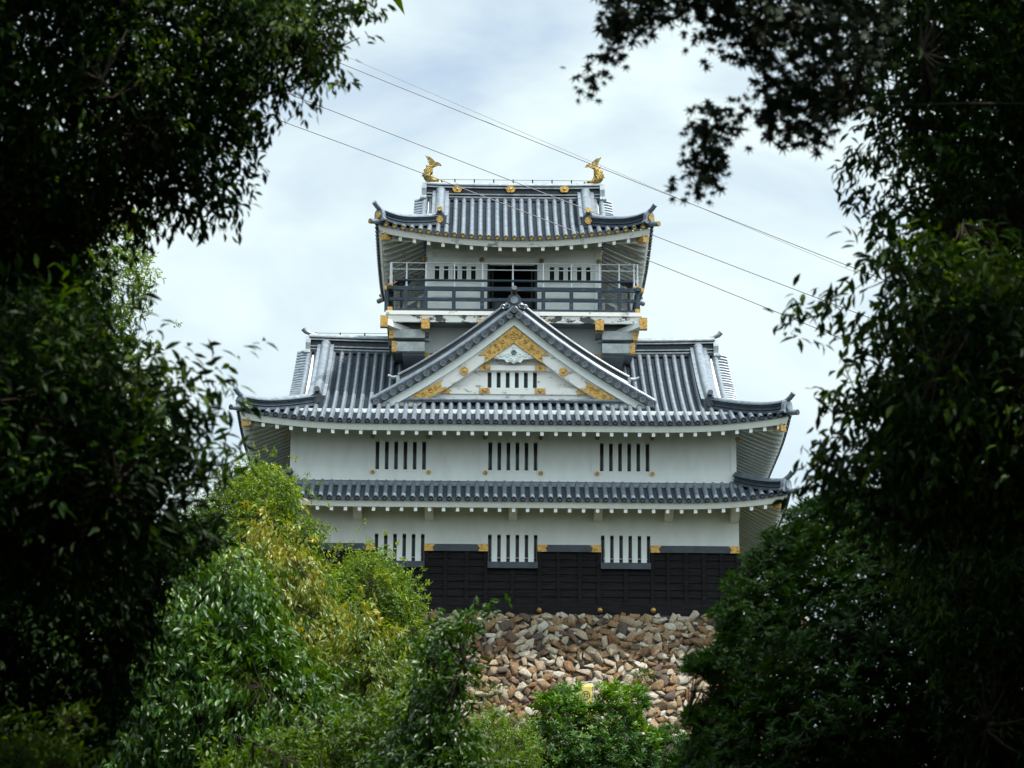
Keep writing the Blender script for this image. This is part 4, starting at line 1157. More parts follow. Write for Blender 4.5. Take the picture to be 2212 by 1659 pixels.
# ================================================================== BANNER
CLOTH = mat('yellow_cloth', (0.66, 0.55, 0.16), 0.8, spec=0.15, var=0.12, vscale=3)
INK = mat('black_ink', (0.015, 0.013, 0.01), 0.8)
def banner():
    Y = 110.0
    sc = F/Y
    a = at(1281.5, 1474, Y); zb_ = ground_z(np.array(a.x), np.array(Y)).item()
    e = empty('banner', (a.x, Y, zb_), 'yellow upright banner with a black ring crest behind the round bush', 'banner')
    top = a.z - zb_
    mb = MB(); mb.tube([(0,0,0),(0,0,top+0.10)], 0.016, 8); part(mb, 'pole', STEEL, e, True)
    w = 0.50
    mb = MB(); mb.tube([(-w-0.12,-0.02,top-0.02),(0.28,-0.02,top+0.05)], 0.012, 8); part(mb, 'cross_rod', STEEL, e, True)
    h_ = 1.9; nx_, nz_ = 8, 20; vs = []
    for j in range(nz_+1):
        for i in range(nx_+1):
            x = -w + w*i/nx_ - 0.02; z = top - 0.08 - h_*j/nz_
            vs.append((x, -0.02 + 0.025*math.sin(x*9 + j*0.35), z))
    fs = [(j*(nx_+1)+i, (j+1)*(nx_+1)+i, (j+1)*(nx_+1)+i+1, j*(nx_+1)+i+1) for j in range(nz_) for i in range(nx_)]
    cl = MB().add(vs, fs).build('cloth', CLOTH, e, True)
    so_ = cl.modifiers.new('thick', 'SOLIDIFY'); so_.thickness = 0.004
    cx_, cz_ = -w*0.49, top - 0.44
    def yy(x, z): return -0.02 + 0.025*math.sin(x*9 + (top-0.08-z)/h_*nz_*0.35) - 0.008
    mb = MB()
    def ring(r0, r1, n_=36):
        vs = []
        for k in range(n_):
            a_ = 2*math.pi*k/n_
            for r_ in (r0, r1): x = cx_ + r_*math.cos(a_); z = cz_ + r_*math.sin(a_); vs.append((x, yy(x, z), z))
        mb.add(vs, [(2*k, 2*k+1, (2*k+3) % (2*n_), (2*k+2) % (2*n_)) for k in range(n_)])
    ring(0.118, 0.145)
    for k in range(4):
        a_ = math.pi/2*k; c_ = (cx_ + 0.062*math.cos(a_+0.78), cz_ + 0.062*math.sin(a_+0.78))
        vs = [(c_[0] + 0.03*math.cos(t), yy(c_[0], c_[1])-0.004, c_[1] + 0.03*math.sin(t)) for t in np.linspace(0, 2*math.pi, 13)[:-1]]
        mb.add(vs, [tuple(range(12))])
    mb.build('crest', INK, e)
    mb = MB()
    for j in range(7): z = top - 0.15 - j*0.27; mb.box(-0.03, 0.04, -0.03, 0.01, z-0.02, z+0.02)
    part(mb, 'cloth_loops', CLOTH, e)
banner()

# ================================================================== TREES
def leaf_mat(name, ramp, rough=0.42, transl=0.22, spec=0.5):
    m = bpy.data.materials.new(name); m.use_nodes = True; nt = m.node_tree; b = nt.nodes['Principled BSDF']; out = nt.nodes['Material Output']
    a = nt.nodes.new('ShaderNodeAttribute'); a.attribute_name = 'tone'
    rp = nt.nodes.new('ShaderNodeValToRGB'); els = rp.color_ramp.elements
    els[0].position = ramp[0][0]; els[0].color = (*ramp[0][1],1); els[1].position = ramp[-1][0]; els[1].color = (*ramp[-1][1],1)
    for p, c in ramp[1:-1]: e = els.new(p); e.color = (*c,1)
    nt.links.new(a.outputs['Fac'], rp.inputs[0]); nt.links.new(rp.outputs[0], b.inputs['Base Color'])
    b.inputs['Roughness'].default_value = rough; b.inputs['Specular IOR Level'].default_value = spec
    tr = nt.nodes.new('ShaderNodeBsdfTranslucent')
    hs = nt.nodes.new('ShaderNodeHueSaturation'); hs.inputs['Saturation'].default_value = 1.15; hs.inputs['Value'].default_value = 1.5; hs.inputs['Hue'].default_value = 0.485
    nt.links.new(rp.outputs[0], hs.inputs['Color']); nt.links.new(hs.outputs[0], tr.inputs[0])
    mx = nt.nodes.new('ShaderNodeMixShader'); mx.inputs[0].default_value = transl
    nt.links.new(b.outputs[0], mx.inputs[1]); nt.links.new(tr.outputs[0], mx.inputs[2]); nt.links.new(mx.outputs[0], out.inputs[0])
    return m
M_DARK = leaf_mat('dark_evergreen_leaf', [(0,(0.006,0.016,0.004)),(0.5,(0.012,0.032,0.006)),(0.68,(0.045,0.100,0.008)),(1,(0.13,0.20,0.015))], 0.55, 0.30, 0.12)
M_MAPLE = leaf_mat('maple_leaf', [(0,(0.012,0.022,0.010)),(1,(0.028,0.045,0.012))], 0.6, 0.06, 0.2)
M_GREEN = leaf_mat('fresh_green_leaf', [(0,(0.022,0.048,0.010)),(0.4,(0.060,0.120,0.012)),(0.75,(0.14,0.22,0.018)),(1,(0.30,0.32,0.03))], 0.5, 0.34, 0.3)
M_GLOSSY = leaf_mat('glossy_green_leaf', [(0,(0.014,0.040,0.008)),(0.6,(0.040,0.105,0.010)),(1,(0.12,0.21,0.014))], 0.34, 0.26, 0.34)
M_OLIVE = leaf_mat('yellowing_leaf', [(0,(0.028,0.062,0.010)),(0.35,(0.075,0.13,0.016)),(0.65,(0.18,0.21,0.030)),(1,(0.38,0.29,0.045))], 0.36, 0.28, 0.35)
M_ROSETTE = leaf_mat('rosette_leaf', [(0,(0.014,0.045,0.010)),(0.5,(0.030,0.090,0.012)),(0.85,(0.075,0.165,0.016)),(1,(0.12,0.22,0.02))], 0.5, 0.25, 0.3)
BARK = mat('grey_brown_bark', (0.060, 0.048, 0.036), 0.9, spec=0.15, col2=(0.022, 0.018, 0.015), vscale=5, lo=0.35, hi=0.65, bump=0.6, bscale=12, stretch=(1,1,0.3))

# leaf templates: (along, across, up)
def T_leaf():
    v = [(0,0,0)]
    for a, w in ((0.22,0.30),(0.52,0.46),(0.80,0.25)):
        d = -0.20*a*a; v += [(a,-w,d+0.16*w),(a,0,d),(a,w,d+0.16*w)]
    v.append((1.0,0,-0.22))
    q = []; t = [(0,2,1),(0,3,2),(7,8,10),(8,9,10)]
    for r in (1,4): q += [(r,r+1,r+4,r+3),(r+1,r+2,r+5,r+4)]
    return np.array(v, float), np.array(t), np.array(q)
def T_small():
    v = [(0,0,0),(0.45,-0.5,0.06),(1,0,-0.12),(0.45,0.5,0.06)]
    return np.array(v, float), np.array([(0,2,1),(0,3,2)]), None
def T_maple():
    lob = [(-128,0.42),(-82,0.72),(-40,0.92),(0,1.0),(40,0.92),(82,0.72),(128,0.42)]
    v = [(0.0,0,0)]; pts = []
    for i, (a, r) in enumerate(lob):
        pts.append((a, r))
        if i < 6: pts.append(((a+lob[i+1][0])/2, 0.34 if i not in (0,5) else 0.24))
    pts = [(-165, 0.10)] + pts + [(165, 0.10)]
    for a, r in pts: v.append((r*math.cos(rad(a)), r*math.sin(rad(a)), -0.10*r*r))
    n_ = len(pts); t = [(0, i, i+1) for i in range(1, n_)]
    return np.array(v, float), np.array(t), None
TEMPL = {'leaf': T_leaf(), 'small': T_small(), 'maple': T_maple()}

def unit(a): return a / np.maximum(1e-9, np.linalg.norm(a, axis=-1, keepdims=True))
def leaves_mesh(name, pos, d, nn, ln, wd, tone, kind, m, parent, smooth=False):
    tv, tt, tq = TEMPL[kind]
    d = unit(d); s = unit(np.cross(nn, d)); nn = np.cross(d, s)
    V = pos[:,None,:] + ln[:,None,None]*tv[None,:,0,None]*d[:,None,:] + wd[:,None,None]*tv[None,:,1,None]*s[:,None,:] + ln[:,None,None]*tv[None,:,2,None]*nn[:,None,:]
    N, K = len(pos), len(tv); off = (np.arange(N)*K)[:,None,None]
    faces = [(tt[None]+off).reshape(-1,3)]; tn = [np.repeat(tone, len(tt))]
    if tq is not None: faces.append((tq[None]+off).reshape(-1,4)); tn.append(np.repeat(tone, len(tq)))
    return np_mesh(name, V.reshape(-1,3), faces, m, parent, smooth, np.concatenate(tn))

def poly_sample(poly, n, edge_bias=0.0):
    """random points in a polygon and their depth inside it (0 edge .. 1 heart)"""
    P = np.array(poly, float); lo, hi = P.min(0), P.max(0); out = []
    A, B = P, np.roll(P, -1, 0)
    def inside(q):
        c = np.zeros(len(q), bool)
        for a, b in zip(A, B):
            cond = ((a[1] > q[:,1]) != (b[1] > q[:,1]))
            xx = (b[0]-a[0])*(q[:,1]-a[1])/((b[1]-a[1]) if b[1] != a[1] else 1e-9) + a[0]
            c ^= cond & (q[:,0] < xx)
        return c
    got = 0
    while got < n:
        q = rng.uniform(lo, hi, size=(n*2, 2)); q = q[inside(q)]; out.append(q); got += len(q)
    q = np.concatenate(out)[:n]
    dm = np.full(len(q), 1e9)
    for a, b in zip(A, B):
        ab = b-a; t = np.clip(((q-a)@ab)/max(1e-9, ab@ab), 0, 1); dm = np.minimum(dm, np.linalg.norm(q-a-t[:,None]*ab, axis=1))
    return q, dm
def tubes_np(paths, radii, sides=5):
    V = []; Fq = []; o = 0
    for p, r in zip(paths, radii):
        p = np.asarray(p); m = len(p); t = np.gradient(p, axis=0); t = unit(t)
        a = np.where(np.abs(t[:,2:3]) < 0.9, [[0,0,1.0]], [[1.0,0,0]]); s = unit(np.cross(t, a)); u = np.cross(s, t)
        ang = np.arange(sides)*2*math.pi/sides
        ring = p[:,None,:] + np.asarray(r)[:,None,None]*(np.cos(ang)[None,:,None]*s[:,None,:] + np.sin(ang)[None,:,None]*u[:,None,:])
        V.append(ring.reshape(-1,3)); k = np.arange(sides); k2 = (k+1) % sides
        for i in range(m-1): Fq.append(np.stack([o+i*sides+k, o+(i+1)*sides+k, o+(i+1)*sides+k2, o+i*sides+k2], 1))
        o += m*sides
    return np.concatenate(V), np.concatenate(Fq)

def tree(name, label, cat, polys, Y, H, n, leaf, m, L, per=9, tw=0.22, wr=0.42, droop=0.25, base=None, group=None, tone_lo=0.0, tone_hi=1.0, trunk_r=0.12,
         limbs=14, tone_up=0.25, mode='twig', gap=0.0, gapscale=1.0, edge=0.0, lean=1.0):
    """polys: outlines of the crown as read at distance Y; H: half thickness of the crown along the view (m)"""
    pts = []; per_poly = n if isinstance(n, (list, tuple)) else None
    if not isinstance(polys[0][0], (list, tuple)): polys = [polys]
    areas = [abs(sum(p[i][0]*p[(i+1)%len(p)][1]-p[(i+1)%len(p)][0]*p[i][1] for i in range(len(p)))) for p in polys]
    for poly, ar in zip(polys, areas):
        k = int(n*ar/sum(areas)); q, dm = poly_sample(poly, k)
        if edge: kq = rng.uniform(0,1,k) < np.clip(dm/edge, 0.12, 1); q, dm = q[kq], dm[kq]; k = len(q)
        ref = H*F/Y                                       # thickness in picture units
        th = H*np.sqrt(np.clip(dm/ref*1.6, 0.04, 1))
        yy = Y + th*rng.uniform(-1, 1, k)
        R_ = np.array(ROT); d = np.stack([(q[:,0]-CX)/F, -(q[:,1]-CY)/F, -np.ones(k)], 1) @ R_.T
        pts.append(np.array(CAM) + d*((yy-CAM.y)/d[:,1])[:,None])
    C = np.concatenate(pts)
    if gap > 0:                                           # leave lobes and gaps in the crown
        f = np.sin(C[:,0]*gapscale*2.1+Y+0.8*np.sin(C[:,2]*gapscale*1.7)) * np.sin(C[:,2]*gapscale*2.6+1.3*Y) + 0.6*np.sin(C[:,0]*gapscale*4.7+C[:,2]*gapscale*3.9+C[:,1]*gapscale*3)
        C = C[f > -1.6 + 2.0*gap]
    if Y > 36 and mode != 'rosette': C = C + rng.normal(0, 1, C.shape)*(0.05 + 0.0022*Y)*(rng.random(len(C))[:,None]**2*1.8)
    cen = C.mean(0); zlo, zhi = C[:,2].min(), C[:,2].max()
    if base is None: bx, by = cen[0], cen[1] + 0.2
    else: bx, by = base
    bz = ground_z(np.array(bx), np.array(by)).item() - 0.1
    root = empty(name, (bx, by, bz), label, cat, group)
    C = C - np.array([bx, by, bz]); cen = cen - np.array([bx, by, bz]); N = len(C)
    # trunk and limbs
    paths = []; radii = []
    cen = cen*np.array([lean, lean, 1.0])
    top = np.array([cen[0]*0.8, cen[1]*0.8, cen[2] + 0.25*(zhi-zlo)])
    tr = np.array([[0,0,0], [cen[0]*0.08+0.03, cen[1]*0.1, cen[2]*0.35], [cen[0]*0.35-0.04, cen[1]*0.4, cen[2]*0.7], top*0.97])
    ts = np.linspace(0, 1, 14); trp = np.stack([np.interp(ts, [0,.33,.66,1], tr[:,i]) for i in range(3)], 1)
    paths.append(trp); radii.append(np.linspace(trunk_r, trunk_r*0.3, 14))
    samples = [trp[4:]]
    idx = rng.choice(N, min(limbs, N), replace=False)
    idx = idx[np.argsort(((C[idx]-trp[9])**2).sum(1))]
    Sp = trp[3:]; rs = radii[0][3:]
    for i in idx:
        e = C[i]; dd = ((Sp-e)**2).sum(1) + 0.6*np.maximum(0, Sp[:,2]-e[2]+0.1)**2; j = dd.argmin(); s0 = Sp[j]; r0 = min(rs[j]*0.75, trunk_r*0.4); ll = np.linalg.norm(e-s0)
        mid = s0*0.5 + e*0.5 + np.array([0,0,0.10*ll]) + rng.normal(0, 0.07, 3)*ll
        t = np.linspace(0, 1, 7)[:,None]; p = (1-t)**2*s0 + 2*t*(1-t)*mid + t*t*e
        rr = np.linspace(r0, max(0.003, r0*0.35), 7)
        paths.append(p); radii.append(rr); Sp = np.concatenate([Sp, p[2:]]); rs = np.concatenate([rs, rr[2:]])
    tdir = np.zeros((N,3))
    CH = 600
    for a in range(0, N, CH):                              # each twig leaves the nearest limb
        dd = ((C[a:a+CH,None,:]-Sp[None])**2).sum(-1); j = dd.argmin(1); tdir[a:a+CH] = C[a:a+CH]-Sp[j]
        if True:
            for i, jj in enumerate(j):
                s0, e = Sp[jj], C[a+i]
                if rng.random() < 0.6 and np.linalg.norm(e-s0) < 0.35 + 0.004*Y:
                    mid = (s0+e)/2 + np.array([0,0,-0.05*np.linalg.norm(e-s0)])
                    paths.append(np.array([s0, mid, e])); radii.append(np.array([0.012,0.008,0.004])*max(0.5, trunk_r/0.12*0.6))
    Vt, Ft = tubes_np(paths, radii, 5)
    np_mesh('trunk', Vt, [Ft], BARK, root, True)
    # leaves on the twigs
    out = unit(tdir + 1e-4); td = unit(out*0.8 + rng.normal(0, 0.55, (N,3)) + np.array([0,0,-droop]))
    fz = np.sin(C[:,0]*2.3+Y)*np.sin(C[:,2]*2.9+C[:,1]*1.7) + 0.5*np.sin(C[:,0]*5.3+C[:,2]*4.1)
    cl_t = np.clip(0.6*rng.uniform(0, 1, N) + 0.2 + 0.22*fz, 0, 1)
    J = per; k = np.arange(J)
    if mode == 'twig':
        fr = (k+0.5)/J
        pos = C[:,None,:] + td[:,None,:]*(tw*(fr-0.3))[None,:,None] + rng.normal(0, 0.02*tw/0.2, (N,J,3))
        side = unit(np.cross(td, rng.normal(size=(N,3)))); sgn = np.where(k % 2 == 0, 1, -1)
        d = td[:,None,:]*0.75 + side[:,None,:]*sgn[None,:,None]*0.75 + rng.normal(0, 0.35, (N,J,3)) + np.array([0,0,-droop*1.3])
        nn = np.array([0.1,-0.1,1.0]) + rng.normal(0, 0.60, (N,J,3))
    elif mode == 'rosette':
        a = 2*math.pi*k/J*1.618*2
        up = unit(np.array([0,0,0.8]) + out*0.6 + rng.normal(0, 0.25, (N,3)))
        s1 = unit(np.cross(up, rng.normal(size=(N,3)))); s2 = np.cross(up, s1)
        rad_ = s1[:,None,:]*np.cos(a)[None,:,None] + s2[:,None,:]*np.sin(a)[None,:,None]
        pos = C[:,None,:] + rng.normal(0, 0.012, (N,J,3)) + up[:,None,:]*(0.25*L*rng.uniform(-1.2, 0.6, (N,J)))[:,:,None]
        d = rad_*0.85 + up[:,None,:]*0.45 + rng.normal(0, 0.18, (N,J,3)); nn = up[:,None,:] + rng.normal(0, 0.2, (N,J,3))
    else:                                                  # maple sprays: flat leaves hanging from the shoots
        pos = C[:,None,:] + rng.normal(0, tw*0.45, (N,J,3)); d = np.array([0.0,0.0,-0.9]) + rng.normal(0, 0.7, (N,J,3)); nn = np.array([0,-1.0,0.35]) + rng.normal(0, 0.40, (N,J,3))
    pos = pos.reshape(-1,3); d = d.reshape(-1,3); nn = nn.reshape(-1,3); M = len(pos)
    ln = L*rng.uniform(0.65, 1.25, M); wd = ln*wr*rng.uniform(0.8, 1.2, M)
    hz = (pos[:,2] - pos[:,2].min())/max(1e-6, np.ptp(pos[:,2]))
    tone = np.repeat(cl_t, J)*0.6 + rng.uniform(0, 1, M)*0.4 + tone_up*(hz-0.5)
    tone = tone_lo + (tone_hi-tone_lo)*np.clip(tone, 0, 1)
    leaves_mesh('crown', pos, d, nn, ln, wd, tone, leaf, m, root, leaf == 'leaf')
    return root

# ---- by the castle
tree('broadleaf_tree', 'fine leaved green tree at the left corner of the castle below its skirt roof', 'tree',
     [[(440,1075),(480,1020),(530,995),(575,990),(625,1012),(655,1065),(640,1100),(690,1115),(708,1150),(690,1185),(700,1230),(600,1300),(380,1330),(330,1200)]], 112, 2.6, 7500, 'small', M_GREEN, 0.125, 10, 0.22, 0.40, 0.05, edge=30, gap=0.38, gapscale=1.3, trunk_r=0.14, limbs=40)
tree('broadleaf_tree', 'rounded fresh green tree in front of the left window of the black boarding', 'tree',
     [[(700,1240),(745,1205),(790,1187),(850,1192),(872,1235),(905,1275),(920,1320),(925,1380),(955,1405),(920,1450),(830,1480),(690,1440),(640,1330),(660,1270)]], 107, 2.4, 6500, 'small', M_GREEN, 0.125, 10, 0.22, 0.40, 0.05, edge=30, gap=0.36, gapscale=1.4, trunk_r=0.12, limbs=36)
tree('shrub', 'round bush of whorled leaves in front of the stone base hiding the banner', 'bush',
     [[(1120,1590),(1140,1555),(1160,1500),(1205,1474),(1256,1474),(1264,1514),(1284,1514),(1288,1474),(1340,1470),(1395,1482),(1405,1520),(1385,1550),(1425,1580),(1430,1760),(1130,1760)]], 92, 1.6, 2300, 'small', M_ROSETTE, 0.185, 11, 0.2, 0.30, 0, edge=14, gap=0.22, gapscale=1.5, mode='rosette', trunk_r=0.09, limbs=26, tone_up=0.7)
tree('shrub', 'low loose shrub beside the bottom left of the round bush', 'bush',
     [[(1010,1570),(1050,1530),(1100,1545),(1150,1560),(1170,1620),(1180,1720),(980,1720)]], 88, 1.2, 1500, 'small', M_GREEN, 0.105, 9, 0.2, 0.36, 0.0, edge=25, gap=0.25, gapscale=1.8, trunk_r=0.06, limbs=16, tone_hi=0.8)
tree('shrub', 'low green shrub between the round bush and the dark pointed bush', 'bush',
     [[(1395,1600),(1420,1565),(1450,1560),(1490,1590),(1520,1640),(1520,1760),(1390,1760)]], 95, 1.0, 900, 'small', M_ROSETTE, 0.16, 10, 0.2, 0.3, 0, mode='rosette', edge=12, trunk_r=0.05, limbs=14, tone_hi=0.7)
for poly, lab in (([(1040,1494),(1050,1480),(1072,1478),(1084,1492),(1075,1503),(1052,1506)], 'small weed growing out of the stone base at its lower left'),
                  ([(1366,1455),(1378,1440),(1398,1442),(1410,1458),(1402,1472),(1380,1474)], 'small weed growing out of the stone base at right')):
    yy_ = FY + SB_TOP - 2.9*BAT + (0.0 if poly[0][0] > 1200 else -0.2)
    q = at(sum(p[0] for p in poly)/len(poly), sum(p[1] for p in poly)/len(poly), yy_-0.25)
    root = empty('weed', (q.x, q.y, q.z), lab, 'weed', 'weeds in the stone wall')
    nl = 260; pos = rng.normal(0, 1, (nl,3))*np.array([0.24,0.10,0.15]); d = pos + rng.normal(0,0.15,(nl,3)) + np.array([0,-0.1,0.05])
    leaves_mesh('leaves', pos, d, rng.normal(0,0.5,(nl,3))+np.array([0,-0.4,1]), np.full(nl,0.10), np.full(nl,0.035), rng.uniform(0,0.6,nl), 'small', M_GREEN, root)

# ---- middle distance
tree('broadleaf_tree', 'yellowing tree with drooping pale leaves left of the castle', 'tree',
     [[(540,1165),(560,1112),(590,1115),(605,1160),(650,1185),(690,1230),(705,1290),(745,1325),(790,1350),(825,1420),(870,1480),(885,1580),(850,1690),(640,1690),(540,1500),(470,1330),(490,1220)]], 58, 2.0, 7500, 'leaf', M_OLIVE, 0.125, 8, 0.22, 0.38, 0.7, edge=25, gap=0.34, gapscale=1.8, trunk_r=0.10, limbs=40, tone_up=0.35)
tree('broadleaf_tree', 'slender yellow tipped tree to the right of the yellowing tree', 'tree',
     [[(775,1325),(790,1290),(800,1345),(825,1370),(830,1420),(870,1480),(880,1560),(790,1560),(740,1440)]], 55, 1.0, 1500, 'leaf', M_OLIVE, 0.12, 8, 0.2, 0.38, 0.6, edge=25, gap=0.2, gapscale=2, trunk_r=0.06, limbs=14, tone_hi=0.9)
tree('broadleaf_tree', 'glossy leaved green tree filling the lower left in front of the yellowing tree', 'tree',
     [[(300,1290),(380,1240),(450,1210),(520,1200),(575,1240),(610,1320),(650,1400),(700,1490),(760,1560),(860,1600),(900,1760),(150,1760),(180,1500)]], 42, 1.9, 7000, 'leaf', M_GLOSSY, 0.132, 8, 0.22, 0.36, 0.6, edge=30, gap=0.30, gapscale=2.2, trunk_r=0.10, limbs=40)
tree('shrub', 'bushy green sapling with a long spray before the black boarding', 'sapling',
     [[(985,1330),(1000,1308),(1040,1312),(1095,1302),(1080,1322),(1045,1335),(1050,1385),(1020,1400),(1030,1470),(1010,1540),(1040,1640),(1020,1760),(760,1760),(800,1640),(850,1560),(880,1480),(900,1400),(940,1340)]], 34, 0.9, 1800, 'leaf', M_GLOSSY, 0.098, 7, 0.2, 0.38, 0.3, tone_hi=0.55, edge=60, gap=0.28, gapscale=2.4, trunk_r=0.04, limbs=30, tone_lo=0.2)
tree('shrub', 'dense low green shrub along the bottom edge between the sapling and the glossy tree', 'bush',
     [[(420,1660),(520,1600),(620,1560),(720,1545),(800,1500),(880,1490),(960,1520),(1040,1590),(1120,1660),(1120,1800),(400,1800)]], 38, 0.9, 2600, 'leaf', M_GREEN, 0.090, 8, 0.18, 0.38, 0.3, edge=30, gap=0.3, gapscale=2.5, trunk_r=0.05, limbs=20, tone_hi=0.65)
tree('shrub', 'pale green young shrub with pointed leaves in the bottom left corner', 'bush',
     [[(-60,1570),(0,1545),(50,1530),(75,1510),(100,1540),(150,1520),(180,1490),(195,1530),(215,1560),(180,1590),(205,1640),(180,1760),(-60,1760)]], 21, 0.35, 420, 'leaf', M_GREEN, 0.068, 7, 0.16, 0.28, -0.15, base=(-2.7, 21.1), edge=40, gap=0.25, gapscale=5, trunk_r=0.02, limbs=16, tone_lo=0.2, tone_hi=0.72)
tree('broadleaf_tree', 'sunlit green tree showing behind the dark left tree against the sky', 'tree',
     [[(180,360),(290,400),(335,500),(325,580),(300,680),(290,760),(330,860),(380,960),(300,1100),(60,1100),(60,500)]], 60, 1.6, 2600, 'small', M_GREEN, 0.105, 9, 0.2, 0.36, 0.2, gap=0.35, gapscale=1.4, trunk_r=0.12, limbs=30)

tree('broadleaf_tree', 'bright green tree between the yellowing tree and the rounded tree by the castle', 'tree',
     [[(470,1180),(560,1200),(640,1190),(700,1210),(740,1260),(700,1330),(760,1420),(860,1440),(930,1420),(960,1500),(980,1640),(700,1680),(520,1600),(440,1300)]], 84, 2.2, 8500, 'small', M_GREEN, 0.115, 10, 0.2, 0.40, 0.25, edge=30, gap=0.3, gapscale=1.5, trunk_r=0.10, limbs=40)

# ---- near trees framing the view
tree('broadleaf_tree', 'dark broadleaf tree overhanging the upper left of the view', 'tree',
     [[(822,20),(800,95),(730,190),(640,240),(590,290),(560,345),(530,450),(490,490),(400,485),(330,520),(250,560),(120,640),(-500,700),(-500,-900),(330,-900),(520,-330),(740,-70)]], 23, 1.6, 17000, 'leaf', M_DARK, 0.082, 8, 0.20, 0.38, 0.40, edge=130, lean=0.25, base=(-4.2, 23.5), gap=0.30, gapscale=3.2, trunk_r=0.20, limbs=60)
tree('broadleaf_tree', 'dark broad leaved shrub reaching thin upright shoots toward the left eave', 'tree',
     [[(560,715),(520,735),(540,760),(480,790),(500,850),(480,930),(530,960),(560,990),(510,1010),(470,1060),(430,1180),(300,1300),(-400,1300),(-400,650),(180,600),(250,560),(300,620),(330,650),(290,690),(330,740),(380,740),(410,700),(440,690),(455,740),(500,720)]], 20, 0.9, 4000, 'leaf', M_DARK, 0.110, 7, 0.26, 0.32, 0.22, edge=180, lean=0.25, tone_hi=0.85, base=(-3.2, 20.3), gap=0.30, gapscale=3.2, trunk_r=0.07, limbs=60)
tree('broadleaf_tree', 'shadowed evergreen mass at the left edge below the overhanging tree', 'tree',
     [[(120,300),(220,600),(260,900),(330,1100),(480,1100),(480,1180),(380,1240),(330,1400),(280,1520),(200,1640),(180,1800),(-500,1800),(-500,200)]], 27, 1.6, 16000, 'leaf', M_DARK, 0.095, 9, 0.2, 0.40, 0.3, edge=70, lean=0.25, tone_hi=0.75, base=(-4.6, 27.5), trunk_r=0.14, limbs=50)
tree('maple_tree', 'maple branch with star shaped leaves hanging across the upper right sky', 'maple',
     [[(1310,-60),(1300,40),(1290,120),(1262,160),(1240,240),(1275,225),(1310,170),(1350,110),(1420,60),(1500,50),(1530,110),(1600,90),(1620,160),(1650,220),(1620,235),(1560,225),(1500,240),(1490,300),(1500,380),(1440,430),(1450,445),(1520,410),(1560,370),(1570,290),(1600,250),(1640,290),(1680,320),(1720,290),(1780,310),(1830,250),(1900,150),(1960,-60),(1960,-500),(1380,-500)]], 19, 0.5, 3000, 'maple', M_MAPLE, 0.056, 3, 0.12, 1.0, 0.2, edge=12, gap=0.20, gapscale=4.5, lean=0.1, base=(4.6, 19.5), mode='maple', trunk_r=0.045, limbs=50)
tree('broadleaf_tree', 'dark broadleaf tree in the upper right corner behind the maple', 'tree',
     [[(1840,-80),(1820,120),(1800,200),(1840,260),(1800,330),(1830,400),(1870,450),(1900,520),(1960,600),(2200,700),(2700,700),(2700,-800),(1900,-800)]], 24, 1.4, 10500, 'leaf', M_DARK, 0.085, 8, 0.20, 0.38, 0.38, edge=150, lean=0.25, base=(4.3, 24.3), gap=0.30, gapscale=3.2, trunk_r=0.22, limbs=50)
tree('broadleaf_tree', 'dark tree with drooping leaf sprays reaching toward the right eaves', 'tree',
     [[(1850,530),(1870,580),(1800,620),(1720,650),(1700,730),(1740,745),(1790,700),(1850,740),(1800,800),(1790,850),(1760,880),(1790,920),(1740,950),(1720,1000),(1740,1060),(1800,1120),(2000,1180),(2600,1200),(2600,500),(2000,480),(1900,490)]], 22, 1.2, 6500, 'leaf', M_DARK, 0.105, 7, 0.24, 0.36, 0.4, edge=230, lean=0.25, base=(4.0, 22.3), gap=0.32, gapscale=3.0, trunk_r=0.13, limbs=50)
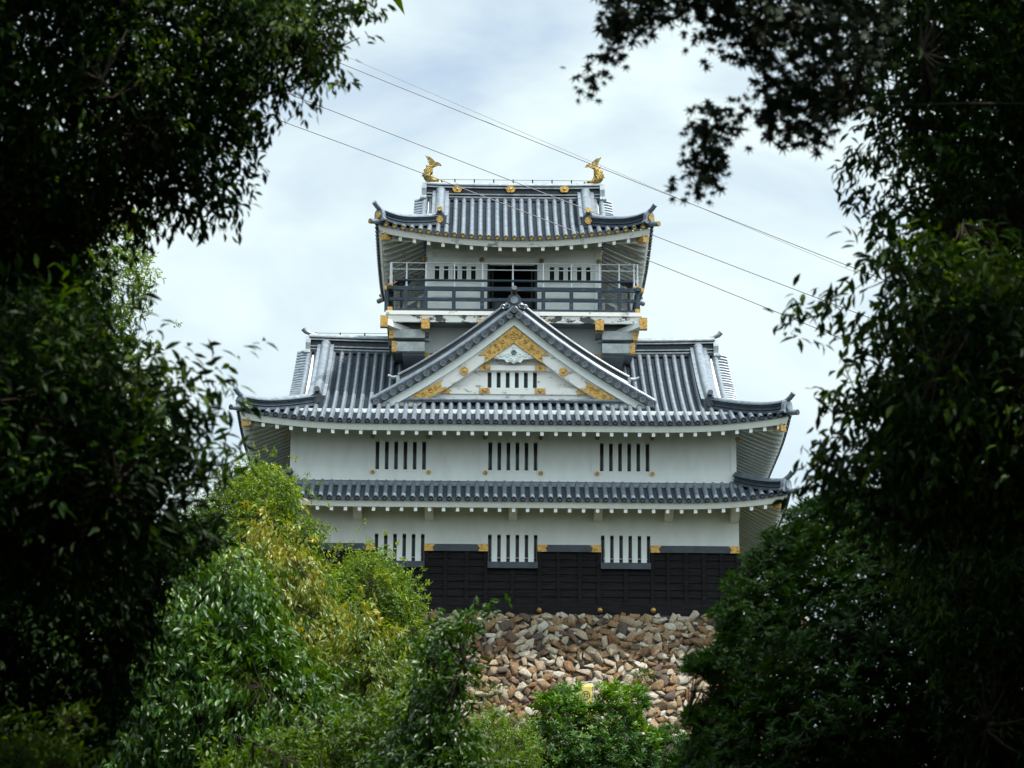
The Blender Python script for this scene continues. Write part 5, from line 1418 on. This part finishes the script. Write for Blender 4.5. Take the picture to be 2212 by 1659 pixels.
tree('conifer_bush', 'large dark pointed bush with bright green edge leaves at lower right', 'bush',
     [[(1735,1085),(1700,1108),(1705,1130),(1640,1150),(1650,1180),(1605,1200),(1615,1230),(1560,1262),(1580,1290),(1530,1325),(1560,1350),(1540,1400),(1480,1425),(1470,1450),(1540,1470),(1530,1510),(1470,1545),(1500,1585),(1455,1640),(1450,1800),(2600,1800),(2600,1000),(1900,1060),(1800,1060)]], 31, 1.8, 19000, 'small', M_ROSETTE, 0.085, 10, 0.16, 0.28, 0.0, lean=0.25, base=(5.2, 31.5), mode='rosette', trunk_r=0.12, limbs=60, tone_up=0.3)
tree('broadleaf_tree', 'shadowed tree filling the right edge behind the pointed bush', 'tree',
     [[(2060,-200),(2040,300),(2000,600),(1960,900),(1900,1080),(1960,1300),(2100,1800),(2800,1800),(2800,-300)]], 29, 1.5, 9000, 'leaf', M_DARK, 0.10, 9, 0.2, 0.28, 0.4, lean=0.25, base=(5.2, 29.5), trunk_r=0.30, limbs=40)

# ---- unseen wood around the camera, added to keep light off the near trees
def shade_woodland():
    n_ = 120000
    P = np.stack([rng.uniform(-26, 26, n_), rng.uniform(-26, 46, n_), rng.uniform(0.3, 19, n_)], 1)
    y = np.maximum(P[:,1], 0); hole = np.abs(P[:,0]-1.9) < 1.5  # gap lets sun reach the near left tree
    above = (P[:,2] > np.maximum(1.6 + y*math.tan(rad(18.6)) + 1.2, 7.5)) & (P[:,1] < 31) & ~(hole & (P[:,1] > 17))
    beside = np.abs(P[:,0]) > 2.2 + y*0.150 + (P[:,0] < 0)*(P[:,1] > 24)*30
    keep = (P[:,1] < -1.5) | above | beside
    Q = np.stack([rng.uniform(5.2, 13, 26000), rng.uniform(24, 46, 26000), rng.uniform(3, 18, 26000)], 1); Q = Q[Q[:,0] > 0.16*Q[:,1] + 0.8]  # extra leaves added to shade the pointed bush
    P = np.concatenate([P[keep], Q]); N = len(P)
    d = rng.normal(0, 1, (N,3)); nn = np.array([0,0,1.0]) + rng.normal(0, 0.7, (N,3)); ln = rng.uniform(0.45, 0.9, N)
    o = leaves_mesh('shade_woodland', P, d, nn, ln, ln*0.45, rng.uniform(0, 0.7, N), 'small', M_DARK, None)
    tag(o, 'unseen added leaf mass around the viewpoint shading the near trees', 'shade_woodland', kind='stuff')
shade_woodland()
